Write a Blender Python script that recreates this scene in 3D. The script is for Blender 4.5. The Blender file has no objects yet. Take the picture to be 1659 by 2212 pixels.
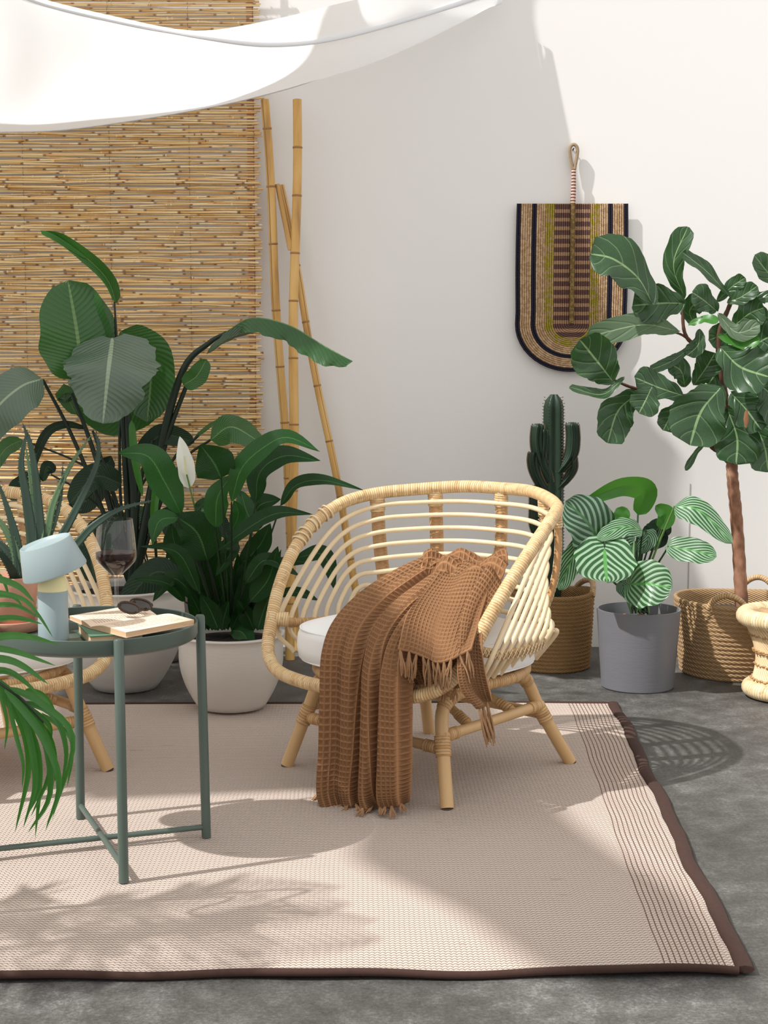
import bpy, bmesh, math, random
from mathutils import Vector, Matrix
R = random.Random(7)
PI = math.pi
# ---------------- camera ----------------
F = 3400.0; H = 1.1; TILT = math.atan((1106-745)/F)
scene = bpy.context.scene
col = scene.collection
cd = bpy.data.cameras.new('camera'); cam = bpy.data.objects.new('camera', cd); col.objects.link(cam)
cd.sensor_fit = 'VERTICAL'; cd.sensor_height = 24; cd.lens = 24*F/2212
cam.location = (0, 0, H); cam.rotation_euler = (PI/2-TILT, 0, 0); cd.clip_start = .05
scene.camera = cam
# ---------------- sky and sun ----------------
w = bpy.data.worlds.new('sky'); scene.world = w; w.use_nodes = True
bg = w.node_tree.nodes['Background']; bg.inputs[0].default_value = (1.0, .985, .965, 1); bg.inputs[1].default_value = 1.14
SUN = Vector((.376, .163, -.5)).normalized()
sl = bpy.data.lights.new('sun', 'SUN'); so = bpy.data.objects.new('sun', sl); col.objects.link(so)
sl.energy = 4.5; sl.angle = math.radians(.8); sl.color = (1, .985, .96)
so.rotation_euler = SUN.to_track_quat('-Z', 'Y').to_euler(); so.location = (-4, -2, 6)
vs = scene.view_settings
vs.view_transform = 'Standard'; vs.look = 'None'; vs.exposure = 0.0; vs.gamma = 1; vs.use_curve_mapping = False

# ---------------- picture to place helpers ----------------
def ray(px, py):
    dx = (px-829.5)/F; dy = (py-1106)/F
    return Vector((dx, math.cos(TILT)-dy*math.sin(TILT), -math.sin(TILT)-dy*math.cos(TILT)))
def P(px, py, Y):
    d = ray(px, py); return Vector((0, 0, H)) + d*(Y/d.y)
def G(px, py, z=0.0):
    d = ray(px, py); return Vector((0, 0, H)) + d*((z-H)/d.z)
def cat(pts, n, closed=False):
    pts = [Vector(p) for p in pts]; m = len(pts)
    if m == 2 and not closed: return [pts[0].lerp(pts[1], i/(n-1)) for i in range(n)]
    out = []; segs = m if closed else m-1
    tot = n if closed else n-1
    for i in range(n):
        f = i*segs/tot; k = min(int(f), segs-1); t = f-k
        if closed: a, b, c, d = (pts[(k+j-1) % m] for j in range(4))
        else:
            b = pts[k]; c = pts[k+1]
            a = pts[k-1] if k > 0 else b*2-c
            d = pts[k+2] if k+2 < m else c*2-b
        out.append(.5*((2*b)+(c-a)*t+(2*a-5*b+4*c-d)*t*t+(3*b-a-3*c+d)*t**3))
    return out
# ---------------- mesh builder ----------------
class MB:
    def __init__(s): s.v = []; s.f = []; s.uv = []
    def grid(s, rows, cu=False, cv=False, uvf=None):
        n = len(rows); m = len(rows[0]); b = len(s.v)
        for r in rows: s.v += [tuple(p) for p in r]
        for i in range(n if cv else n-1):
            for j in range(m if cu else m-1):
                i2 = (i+1) % n; j2 = (j+1) % m
                s.f.append((b+i*m+j, b+i*m+j2, b+i2*m+j2, b+i2*m+j))
                if uvf: s.uv += [uvf(i, j), uvf(i, j+1), uvf(i+1, j+1), uvf(i+1, j)]
                else: s.uv += [(j/m, i/n), ((j+1)/m, i/n), ((j+1)/m, (i+1)/n), (j/m, (i+1)/n)]
        return s
    def face(s, pts, uvs=None):
        b = len(s.v); s.v += [tuple(p) for p in pts]; s.f.append(tuple(range(b, b+len(pts))))
        s.uv += uvs or [(0, 0)]*len(pts); return s
    def tube(s, pts, r, seg=10, closed=False, caps=True, flat=1.0, up=None):
        pts = [Vector(p) for p in pts]; n = len(pts)
        rr = r if isinstance(r, (list, tuple)) else [r]*n
        rows = []; L = 0; ls = []; Nn = None
        for i in range(n):
            a = pts[(i-1) % n] if (closed or i > 0) else pts[i]; c = pts[(i+1) % n] if (closed or i < n-1) else pts[i]
            T = (c-a).normalized()
            if Nn is None:
                ref = Vector(up) if up else (Vector((0, 0, 1)) if abs(T.z) < .9 else Vector((1, 0, 0)))
                Nn = (ref-T*ref.dot(T)).normalized()
            else:
                if up: Nn = Vector(up)
                Nn = (Nn-T*Nn.dot(T)).normalized()
            B = T.cross(Nn)
            if i: L += (pts[i]-pts[i-1]).length
            ls.append(L)
            rows.append([pts[i]+(Nn*math.cos(2*PI*j/seg)*flat+B*math.sin(2*PI*j/seg))*rr[i] for j in range(seg)])
        ls.append(L+(pts[0]-pts[-1]).length)
        s.grid(rows, cu=True, cv=closed, uvf=lambda i, j: (j/seg, ls[i]))
        if caps and not closed:
            s.face(rows[0][::-1]); s.face(rows[-1])
        return s
    def lathe(s, prof, c=(0, 0, 0), seg=40, fn=None, cap=True):
        c = Vector(c); rows = []; L = 0; ls = [0]
        for k, (r, z) in enumerate(prof):
            if k: L += math.hypot(r-prof[k-1][0], z-prof[k-1][1]); ls.append(L)
            row = []
            for j in range(seg):
                a = 2*PI*j/seg; q = Vector((r*math.cos(a), r*math.sin(a), z))
                if fn: q = fn(q, a, k)
                row.append(c+q)
            rows.append(row)
        s.grid(rows, cu=True, uvf=lambda i, j: (j/seg, ls[min(i, len(ls)-1)]))
        if cap:
            if prof[0][0] > 1e-4: s.face(rows[0][::-1])
            if prof[-1][0] > 1e-4: s.face(rows[-1])
        return s
    def box(s, lo, hi, M=None):
        x0, y0, z0 = lo; x1, y1, z1 = hi
        q = [Vector(p) for p in ((x0, y0, z0), (x1, y0, z0), (x1, y1, z0), (x0, y1, z0), (x0, y0, z1), (x1, y0, z1), (x1, y1, z1), (x0, y1, z1))]
        if M: q = [M @ p for p in q]
        for f in ((3, 2, 1, 0), (4, 5, 6, 7), (0, 1, 5, 4), (1, 2, 6, 5), (2, 3, 7, 6), (3, 0, 4, 7)):
            s.face([q[i] for i in f], [(0, 0), (1, 0), (1, 1), (0, 1)])
        return s
    def mesh(s, name, m, off=Vector(), smooth=True, weld=False):
        me = bpy.data.meshes.new(name)
        me.from_pydata([(a-off.x, b-off.y, c-off.z) for a, b, c in s.v], [], s.f)
        if len(s.uv) == len(me.loops):
            ul = me.uv_layers.new(name='UV')
            ul.data.foreach_set('uv', [x for q in s.uv for x in q])
        if weld:
            bm = bmesh.new(); bm.from_mesh(me); bmesh.ops.remove_doubles(bm, verts=bm.verts, dist=1e-5); bm.to_mesh(me); bm.free()
        if smooth: me.polygons.foreach_set('use_smooth', [True]*len(me.polygons))
        me.materials.append(m); me.update(); return me
ORG = {}
def org(o):
    while o is not None:
        if o.name in ORG: return ORG[o.name]
        o = o.parent
    return Vector()
def part(name, mb, m, parent=None, smooth=True, label=None, kind=None, weld=False):
    off = org(parent) if parent else Vector()
    o = bpy.data.objects.new(name, mb.mesh(name, m, off, smooth, weld)); col.objects.link(o); o.parent = parent
    if label: o['label'] = label
    if kind: o['kind'] = kind
    return o
def thing(name, label, cat_, loc, rotz=0, group=None, local=False):
    o = bpy.data.objects.new(name, None); col.objects.link(o); o.empty_display_size = .05
    o.location = loc; o.rotation_euler = (0, 0, rotz); o['label'] = label; o['category'] = cat_
    if group: o['group'] = group
    ORG[o.name] = Vector((0, 0, 0)) if local else Vector(loc)
    return o
def tag(o, label, cat_, group=None):
    o['label'] = label; o['category'] = cat_
    if group: o['group'] = group
    return o
def solid(o, t, off=0, sub=0):
    if sub: m = o.modifiers.new('s', 'SUBSURF'); m.levels = sub; m.render_levels = sub
    if t: m = o.modifiers.new('t', 'SOLIDIFY'); m.thickness = t; m.offset = off
def flat_auto(o, deg=35):
    me = o.data; bm = bmesh.new(); bm.from_mesh(me); bmesh.ops.remove_doubles(bm, verts=bm.verts, dist=1e-5)
    bmesh.ops.recalc_face_normals(bm, faces=bm.faces)
    for e in bm.edges:
        if len(e.link_faces) == 2 and e.calc_face_angle(0) > math.radians(deg): e.smooth = False
    bm.to_mesh(me); bm.free(); return o
def bevel(o, wd=.003, seg=2):
    flat_auto(o); m = o.modifiers.new('b', 'BEVEL'); m.width = wd; m.segments = seg; m.limit_method = 'ANGLE'; return o
# ---------------- materials ----------------
class NT:
    def __init__(s, name):
        s.m = bpy.data.materials.new(name); s.m.use_nodes = True; s.t = s.m.node_tree; s.t.nodes.clear()
        s.out = s.t.nodes.new('ShaderNodeOutputMaterial')
    def n(s, typ, ins=None, **kw):
        nd = s.t.nodes.new('ShaderNode'+typ)
        for k, v in kw.items(): setattr(nd, k, v)
        for k, v in (ins or {}).items(): s.set(nd.inputs[k], v)
        return nd
    def set(s, inp, v):
        if isinstance(v, bpy.types.Node): v = v.outputs[0]
        if isinstance(v, bpy.types.NodeSocket): s.t.links.new(v, inp)
        else:
            if isinstance(v, tuple) and len(v) == 3 and inp.type == 'RGBA': v = v+(1,)
            inp.default_value = v
    def math(s, op, a, b=0.0, c=None, clamp=False):
        nd = s.t.nodes.new('ShaderNodeMath'); nd.operation = op; nd.use_clamp = clamp
        s.set(nd.inputs[0], a); s.set(nd.inputs[1], b)
        if c is not None: s.set(nd.inputs[2], c)
        return nd.outputs[0]
    def mix(s, f, a, b, typ='MIX'):
        nd = s.t.nodes.new('ShaderNodeMix'); nd.data_type = 'RGBA'; nd.blend_type = typ
        s.set(nd.inputs[0], f); s.set(nd.inputs[6], a); s.set(nd.inputs[7], b); return nd.outputs[2]
    def ramp(s, f, stops, interp='LINEAR'):
        nd = s.t.nodes.new('ShaderNodeValToRGB'); s.set(nd.inputs[0], f); e = nd.color_ramp.elements; nd.color_ramp.interpolation = interp
        while len(e) < len(stops): e.new(.5)
        for el, (p, c) in zip(e, stops): el.position = p; el.color = tuple(c)+(1,)
        return nd.outputs[0]
    def uv(s):
        sx = s.n('SeparateXYZ', {0: s.n('TexCoord').outputs['UV']}); return sx.outputs[0], sx.outputs[1]
    def obj(s): return s.n('TexCoord').outputs['Object']
    def noise(s, scale, vec=None, detail=3, rough=.5, stretch=None):
        vec = vec or s.obj()
        if stretch: vec = s.n('Mapping', {0: vec, 3: stretch}).outputs[0]
        return s.n('TexNoise', {'Vector': vec, 'Scale': scale, 'Detail': detail, 'Roughness': rough}).outputs[0]
    def finish(s, colr, rough=.6, height=None, dist=.002, strength=.6, spec=.4, trans=None, **kw):
        b = s.n('BsdfPrincipled', {'Base Color': colr, 'Roughness': rough, 'Specular IOR Level': spec})
        for k, v in kw.items(): s.set(b.inputs[k.replace('_', ' ')], v)
        if height is not None:
            bp = s.n('Bump', {'Height': height, 'Distance': dist, 'Strength': strength}); s.set(b.inputs['Normal'], bp.outputs[0])
        sh = b.outputs[0]
        if trans:
            tr = s.n('BsdfTranslucent', {0: trans[1]})
            mx = s.n('MixShader', {0: trans[0]}); s.set(mx.inputs[1], sh); s.set(mx.inputs[2], tr); sh = mx.outputs[0]
        s.set(s.out.inputs[0], sh); return s.m
def band(n, v, period):          # 0..1 hump every period
    f = n.math('FRACT', n.math('DIVIDE', v, period))
    return n.math('SINE', n.math('MULTIPLY', f, PI))
def m_plain(name, c, rough=.6, var=.12, sc=12, **kw):
    n = NT(name); f = n.noise(sc); c2 = tuple(x*(1-var) for x in c)
    return n.finish(n.mix(f, c2, c), rough, f, .001, .3, **kw)
def m_wrap(name, c1, c2, period=.0065, line=(.3, .17, .07)):
    n = NT(name); u, v = n.uv()
    vj = n.math('ADD', n.math('ADD', v, n.math('MULTIPLY', u, period)), n.math('MULTIPLY', n.noise(7), .012))
    h = band(n, vj, period)
    cell = n.n('TexWhiteNoise', {'W': n.math('FLOOR', n.math('DIVIDE', vj, period))}, noise_dimensions='1D').outputs[0]
    base = n.mix(cell, c1, c2)
    base = n.mix(n.math('MULTIPLY', n.math('GREATER_THAN', n.noise(45, detail=2), .62), .35), base, line)
    dark = n.math('LESS_THAN', h, .22)
    return n.finish(n.mix(n.math('MULTIPLY', dark, .4), base, line), .42, n.math('POWER', h, .5), .0022, .8)
def m_cane(name, c1, c2, sc=18):
    n = NT(name); f = n.noise(sc, stretch=(1, 1, .3)); g = n.noise(90)
    return n.finish(n.mix(f, c1, c2), .38, g, .0006, .4)
M = {}
M['wrap'] = m_wrap('rattan_peel_wrap', (.62, .40, .19), (.76, .56, .31))
M['wrap2'] = m_wrap('rattan_leg_wrap', (.48, .27, .11), (.60, .38, .18), .0075)
M['cane'] = m_cane('pale_cane', (.78, .65, .44), (.70, .53, .32))
M['pole'] = m_cane('rattan_pole', (.50, .30, .13), (.62, .41, .20), 9)
M['post'] = m_cane('split_rattan', (.48, .26, .11), (.62, .37, .17), 20)
M['foot'] = m_plain('rubber_foot', (.06, .04, .03))
def m_bamboo():
    n = NT('bamboo'); f = n.noise(6, stretch=(4, 4, .6)); g = n.noise(25, stretch=(6, 6, .5))
    c = n.ramp(f, [(.3, (.34, .17, .045)), (.46, (.60, .32, .075)), (.62, (.68, .41, .13))])
    return n.finish(n.mix(n.math('MULTIPLY', g, .2), c, (.70, .52, .25)), .32, g, .0008, .3)
M['bamboo'] = m_bamboo()
M['bamboo_node'] = m_plain('bamboo_ring', (.42, .22, .07), .4, .4, 60)
M['bamboo_dark'] = m_plain('bamboo_node', (.30, .17, .07))
def m_reed():
    n = NT('reed'); oi = n.n('ObjectInfo').outputs['Random']; u, v = n.uv()
    f = n.math('FRACT', n.math('ADD', n.math('DIVIDE', v, .21), n.math('MULTIPLY', oi, 13.7)))
    off = n.n('CombineXYZ', {0: n.math('MULTIPLY', oi, 37.0), 1: n.math('MULTIPLY', oi, 91.0)})
    vv = n.n('VectorMath', {0: n.obj(), 1: off.outputs[0]}, operation='ADD').outputs[0]
    g = n.noise(6, vv, 2, stretch=(1, 1, 1))
    c = n.ramp(f, [(0, (.13, .05, .02)), (.018, (.22, .09, .03)), (.035, (.64, .34, .09)), (.3, (.74, .49, .20)), (.75, (.80, .58, .29)), (.965, (.84, .66, .38)), (.985, (.30, .15, .06))])
    c = n.mix(n.math('MULTIPLY', oi, .3), c, (.60, .44, .26))
    c = n.mix(n.math('MULTIPLY', n.math('GREATER_THAN', g, .60), .45), c, (.62, .30, .08))
    return n.finish(c, .42, g, .0005, .2)
M['reed'] = m_reed()
M['white_cloth'] = NT('white_canvas')
def m_cloth(name, c, tr=.4):
    n = NT(name); f = n.noise(400, detail=1)
    return n.finish(n.mix(n.noise(5), c, tuple(x*.97 for x in c)), .9, f, .0006, .25, .1, trans=(tr, c) if tr else None)
M['sheet'] = m_cloth('white_sheet', (.96, .96, .965), .6)
M['shade_blocker'] = m_cloth('shade_blocker_cloth', (.85, .83, .80), .1)  # cloth of the unseen panels added to cast shade
M['hem'] = m_cloth('sheet_hem', (.80, .80, .81), .12)
M['cushion'] = m_cloth('cushion_cotton', (.86, .855, .84), 0)
def m_wall():
    n = NT('wall_paint'); f = n.noise(1.2, detail=4); g = n.noise(60)
    return n.finish(n.mix(f, (.80, .775, .75), (.83, .81, .785)), .75, g, .0006, .25, .2)
M['wall'] = m_wall()
def m_floor():
    n = NT('concrete'); a = n.noise(2.2, detail=8, rough=.65); b = n.noise(14, detail=8, rough=.7); c = n.noise(130, detail=4, rough=.8)
    k = n.math('ADD', n.math('MULTIPLY', a, .28), n.math('ADD', n.math('MULTIPLY', b, .36), n.math('MULTIPLY', c, .36)))
    cc = n.ramp(k, [(.36, (.035, .033, .030)), (.48, (.075, .071, .065)), (.55, (.12, .115, .108)), (.64, (.25, .245, .235))])
    return n.finish(cc, n.ramp(b, [(.3, (.45,)*3), (.7, (.75,)*3)]), c, .001, .3, .35)
M['floor'] = m_floor()
_f = G(1592, 2108); _b = G(1318, 1524); _e = (G(1500, 2110)-G(0, 2119)).normalized(); RSK = (_b-_f).dot(_e)/(_b-_f).dot(Vector((-_e.y, _e.x, 0)))
def m_rug():
    n = NT('rug_weave'); sx = n.n('SeparateXYZ', {0: n.obj()}); x, y = sx.outputs[0], sx.outputs[1]
    x2 = n.math('ADD', x, n.math('MULTIPLY', n.noise(3, detail=2), .012))
    xc = n.math('DIVIDE', x2, .0098)
    arc = n.math('ABSOLUTE', n.math('SINE', n.math('MULTIPLY', xc, PI)))
    yy = n.math('DIVIDE', n.math('ADD', y, n.math('MULTIPLY', n.noise(2.5, detail=2), .02)), .0118)
    yr = n.math('FRACT', n.math('SUBTRACT', yy, n.math('MULTIPLY', arc, .45)))
    yh = n.math('SINE', n.math('MULTIPLY', yr, PI))
    hgt = n.math('MULTIPLY', n.math('POWER', yh, .6), n.math('ADD', n.math('MULTIPLY', arc, .35), .65))
    big = n.noise(1.6, detail=4); fine = n.noise(120, detail=2)
    a = n.mix(big, (.50, .405, .345), (.57, .475, .41))
    a = n.mix(n.math('MULTIPLY', fine, .3), a, (.66, .58, .52))
    gap = n.math('LESS_THAN', yh, .42)
    a = n.mix(n.math('MULTIPLY', gap, .62), a, (.20, .14, .11))
    slub = n.math('GREATER_THAN', n.noise(9, detail=3, stretch=(1, 7, 1)), .72)
    a = n.mix(n.math('MULTIPLY', slub, .4), a, (.25, .17, .12))
    # brown warp stripes beside the right edge (x is 0 at that edge, negative inwards)
    sd = n.math('SUBTRACT', n.math('MULTIPLY', y, RSK), x)
    sd = n.math('ADD', sd, n.math('MULTIPLY', n.noise(4, detail=1), .012))
    st = n.math('FRACT', n.math('DIVIDE', sd, .0108))
    on = n.math('MULTIPLY', n.math('LESS_THAN', st, .24), n.math('MULTIPLY', n.math('GREATER_THAN', sd, .014), n.math('LESS_THAN', sd, .133)))
    a = n.mix(n.math('MULTIPLY', on, .85), a, (.13, .06, .04))
    return n.finish(a, .95, hgt, .004, .8, .1)
M['rug'] = m_rug()
M['binding'] = m_plain('brown_binding', (.060, .028, .020), .95, .4, 120)
def m_pot(name, c, c2, rough=.3, bands=True):
    n = NT(name); f = n.noise(5, detail=5, stretch=(1, 1, 3)); g = n.noise(40, stretch=(1, 1, 5))
    return n.finish(n.mix(f, c, c2), rough, g, .0012, .3, .45)
M['potw'] = m_pot('white_glaze', (.58, .53, .48), (.66, .62, .57), .28)
M['potg'] = m_pot('grey_pot', (.15, .15, .165), (.17, .17, .185), .42)
M['potb'] = m_pot('taupe_pot', (.16, .13, .115), (.2, .17, .15), .5)
M['terra'] = m_pot('pink_terracotta', (.58, .28, .19), (.64, .33, .23), .4)
M['soil'] = m_plain('potting_soil', (.012, .008, .006), .95, .6, 90)
M['bark_chip'] = m_plain('bark_chip', (.30, .14, .07), .9)
M['metal'] = m_plain('green_grey_metal', (.080, .110, .092), .35, .05)
M['lamp'] = m_plain('mint_lamp', (.31, .385, .395), .38, .03)
M['cream'] = m_plain('cream_diffuser', (.85, .76, .42), .5, .03)
M['tort'] = m_plain('tortoiseshell', (.05, .025, .012), .12, .8, 60)
n = NT('dark_lens'); M['lens'] = n.finish((.03, .025, .02), .05, spec=.6)
n = NT('clear_glass'); g_ = n.n('BsdfGlossy', {'Color': (1, 1, 1), 'Roughness': 0.02}); tb = n.n('BsdfTransparent', {0: (.975, .985, .98)}); fr_ = n.n('Math', {0: n.math('POWER', n.n('LayerWeight', {0: .5}).outputs[1], 2.5), 1: .45, 2: .05}, operation='MULTIPLY_ADD')
mx = n.n('MixShader', {0: fr_.outputs[0]}); n.set(mx.inputs[1], tb); n.set(mx.inputs[2], g_); n.set(n.out.inputs[0], mx.outputs[0]); M['glass'] = n.m
n = NT('red_wine'); M['wine'] = n.finish((.014, .001, .002), .35, spec=.12)
def m_page():
    n = NT('printed_page'); u, v = n.uv()
    lines = n.math('GREATER_THAN', n.math('SINE', n.math('MULTIPLY', v, 2*PI*26)), .15)
    words = n.math('GREATER_THAN', n.noise(1.0, n.n('TexCoord').outputs['UV'], 1, stretch=(42, 26, 1)), .43)
    inb = n.math('MULTIPLY', n.math('MULTIPLY', n.math('GREATER_THAN', u, .12), n.math('LESS_THAN', u, .88)), n.math('MULTIPLY', n.math('GREATER_THAN', v, .1), n.math('LESS_THAN', v, .9)))
    k = n.math('MULTIPLY', n.math('MULTIPLY', lines, words), inb)
    return n.finish(n.mix(n.math('MULTIPLY', k, .6), (.84, .66, .50), (.15, .10, .08)), .8)
M['page'] = m_page()
def m_pages():
    n = NT('page_edges'); sx = n.n('SeparateXYZ', {0: n.obj()})
    h = n.noise(1, stretch=(30, 30, 900)); return n.finish(n.mix(h, (.50, .28, .14), (.82, .60, .40)), .85)
M['edges'] = m_pages()
M['greenbook'] = m_plain('green_cover', (.10, .22, .13), .5)
def m_jute(name, c1, c2, dark=(.2, .11, .045)):
    n = NT(name); u, v = n.uv()
    tw = n.math('SINE', n.math('ADD', n.math('MULTIPLY', u, 2*PI*70), n.math('MULTIPLY', v, 900)))
    f = n.noise(14, detail=4); g = n.noise(120, detail=2)
    c = n.mix(f, c1, c2); c = n.mix(n.math('MULTIPLY', n.math('LESS_THAN', tw, -.5), .35), c, dark)
    return n.finish(n.mix(n.math('MULTIPLY', g, .3), c, dark), .85, n.math('ADD', tw, g), .003, .6, .15)
M['jute'] = m_jute('jute_braid', (.32, .18, .075), (.46, .28, .13))
M['jute2'] = m_jute('pale_jute_braid', (.46, .29, .15), (.58, .39, .22))
M['straw'] = m_wrap('straw_wrap', (.74, .55, .30), (.88, .73, .47), .009)
M['stick'] = m_cane('cane_stick', (.86, .68, .42), (.74, .50, .26), 30)
def m_throw():
    n = NT('waffle_cotton'); u, v = n.uv()
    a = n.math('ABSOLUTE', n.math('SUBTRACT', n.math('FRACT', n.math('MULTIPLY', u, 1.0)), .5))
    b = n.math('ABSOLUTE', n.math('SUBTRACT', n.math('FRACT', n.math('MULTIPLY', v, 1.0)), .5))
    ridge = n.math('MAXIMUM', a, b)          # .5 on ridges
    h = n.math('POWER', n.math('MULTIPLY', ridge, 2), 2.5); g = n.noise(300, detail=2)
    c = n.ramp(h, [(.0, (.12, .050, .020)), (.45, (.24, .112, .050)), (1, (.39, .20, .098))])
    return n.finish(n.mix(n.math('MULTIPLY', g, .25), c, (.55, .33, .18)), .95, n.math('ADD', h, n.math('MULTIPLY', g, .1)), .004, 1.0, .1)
M['throw'] = m_throw()
M['tassel'] = m_plain('tassel_yarn', (.42, .23, .115), .95, .5, 200)
def m_leaf(name, dark, light, vein, kind, rough=.32, tr=.28, trc=None, spec=.5):
    n = NT(name); u, v = n.uv()
    au = n.math('ABSOLUTE', n.math('SUBTRACT', u, .5))          # 0 mid .5 edge
    f = n.noise(9, detail=4)
    base = n.mix(f, dark, light)
    mid = n.math('LESS_THAN', au, .022)
    if kind == 'banana':
        ph = n.math('MULTIPLY', n.math('SUBTRACT', v, n.math('MULTIPLY', au, .35)), 2*PI*22); s = n.math('SINE', n.math('ADD', ph, n.math('MULTIPLY', f, 6)))
        h = n.math('MULTIPLY', s, .5); c = n.mix(n.math('MULTIPLY', n.math('GREATER_THAN', s, .8), .10), base, vein)
        dist = .0016
    elif kind == 'spath':
        ph = n.math('MULTIPLY', n.math('SUBTRACT', v, n.math('MULTIPLY', au, .9)), 2*PI*11); s = n.math('SINE', ph)
        h = n.math('POWER', n.math('ABSOLUTE', n.math('MULTIPLY', s, 1)), .5); c = n.mix(n.math('MULTIPLY', n.math('LESS_THAN', h, .35), .35), base, vein); dist = .006
    elif kind == 'ficus':
        w_ = n.math('SUBTRACT', v, n.math('MULTIPLY', n.math('POWER', au, 1.2), .75))
        fr = n.math('ABSOLUTE', n.math('SUBTRACT', n.math('FRACT', n.math('ADD', n.math('MULTIPLY', w_, 4.3), n.math('MULTIPLY', f, .25))), .5))
        vn = n.math('LESS_THAN', fr, .034); h = n.math('SUBTRACT', 1, n.math('MULTIPLY', n.math('MINIMUM', fr, .2), -3)); c = n.mix(n.math('MULTIPLY', vn, .45), base, vein); dist = .006
        vor = n.n('TexVoronoi', {'Scale': 60.0}, feature='DISTANCE_TO_EDGE').outputs[0]
        c = n.mix(n.math('MULTIPLY', n.math('LESS_THAN', vor, .05), .16), c, vein)
    elif kind == 'calathea':
        w_ = n.math('SUBTRACT', v, n.math('MULTIPLY', n.math('POWER', au, 1.05), 1.55))
        fr = n.math('FRACT', n.math('ADD', n.math('MULTIPLY', w_, 5.6), n.math('MULTIPLY', f, .25)))
        st = n.math('ABSOLUTE', n.math('SUBTRACT', fr, .5))
        c = n.mix(n.ramp(st, [(.17, (0,)*3), (.26, (1,)*3)]), light, dark); h = st; dist = .004
        mid = n.math('LESS_THAN', au, .03)
    else:
        h = f; c = base; dist = .001; mid = 0.0
    c = n.mix(mid, c, vein) if kind != 'plain' else c
    hh = n.math('SUBTRACT', h, n.math('MULTIPLY', mid, .6)) if kind != 'plain' else h
    return n.finish(c, rough, hh, dist, .5, spec, trans=(tr, trc or light))
M['strel'] = m_leaf('strelitzia_leaf', (.022, .075, .020), (.035, .11, .03), (.16, .26, .10), 'banana', .3, .25, (.08, .30, .03))
M['strel_grey'] = m_leaf('strelitzia_sheen_leaf', (.065, .105, .072), (.10, .145, .10), (.26, .33, .22), 'banana', .32, .12, (.08, .25, .04), .6)  # paler grey: light reflected off these leaves put into their colour
M['spath'] = m_leaf('peace_lily_leaf', (.004, .024, .005), (.010, .048, .009), (.05, .14, .04), 'spath', .32, .12, (.03, .20, .01), .28)
M['spath_mid'] = m_leaf('peace_lily_bright_leaf', (.008, .05, .008), (.02, .10, .018), (.08, .22, .05), 'spath', .3, .2, (.04, .28, .02), .45)  # brighter green for selected leaves
M['ficus'] = m_leaf('fiddle_leaf', (.010, .036, .013), (.022, .066, .022), (.22, .33, .15), 'ficus', .33, .13, (.06, .24, .02), .45)
M['ficus_pale'] = m_leaf('fiddle_leaf_underside', (.07, .11, .065), (.10, .145, .085), (.28, .36, .22), 'ficus', .5, .2, (.1, .3, .05), .3)
M['cal'] = m_leaf('calathea_leaf', (.018, .085, .022), (.30, .44, .29), (.09, .30, .07), 'calathea', .35, .16, (.1, .35, .06), .5)
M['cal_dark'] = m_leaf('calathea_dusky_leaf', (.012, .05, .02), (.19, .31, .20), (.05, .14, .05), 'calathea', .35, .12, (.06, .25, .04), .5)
M['green'] = m_leaf('green_leaf', (.03, .14, .015), (.06, .22, .03), (.1, .3, .05), 'plain', .35, .3, (.1, .35, .03))
M['palm'] = m_leaf('palm_leaflet', (.016, .09, .012), (.04, .16, .025), (.1, .3, .05), 'plain', .35, .25, (.1, .4, .03))
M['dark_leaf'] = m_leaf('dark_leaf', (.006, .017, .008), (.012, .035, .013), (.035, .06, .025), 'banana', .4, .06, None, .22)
M['stem'] = m_plain('green_stem', (.014, .045, .012), .4, .4)
M['stem_dark'] = m_plain('dark_stem', (.007, .020, .008), .5, .4)
M['stem_light'] = m_plain('light_green_stem', (.12, .25, .06), .4, .3)
M['aloe'] = m_plain('aloe_skin', (.040, .075, .050), .4, .5, 14)
M['aloe_light'] = m_plain('aloe_light_skin', (.11, .19, .09), .4, .3, 14)
M['cactus'] = m_plain('cactus_skin', (.012, .036, .017), .5, .4, 20)
M['spine'] = m_plain('spines', (.15, .10, .06), .6)
n = NT('ficus_bark'); f = n.noise(30, detail=5, stretch=(1, 1, .6)); M['bark'] = n.finish(n.ramp(f, [(.3, (.14, .06, .035)), (.6, (.34, .17, .10)), (.8, (.42, .27, .18))]), .8, f, .004, .7)
M['twig'] = m_plain('brown_twig', (.12, .05, .03), .7)
M['spathe'] = m_cloth('white_spathe', (.88, .90, .82), .3)
M['spadix'] = m_plain('spadix', (.70, .68, .42), .7)
M['string'] = m_plain('dark_string', (.16, .10, .06), .9)
M['tape'] = m_plain('edge_tape', (.60, .36, .26), .9)

# ---------------- setting ----------------
WY = 5.68
seam = P(1490, 1100, WY).x
o = part('wall_back', MB().box((-5, WY, 0), (5, WY+.15, 4.2)), M['wall'], smooth=False); o['kind'] = 'structure'
o = part('trim_1', MB().box((seam-.002, WY-.0012, .0), (seam+.002, WY, .60)), m_plain('wall_joint', (.45, .43, .41), .8), smooth=False); o['kind'] = 'structure'
o = part('floor', MB().box((-5, -3, -.1), (5, WY+.15, 0)), M['floor'], smooth=False); o['kind'] = 'structure'

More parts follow.
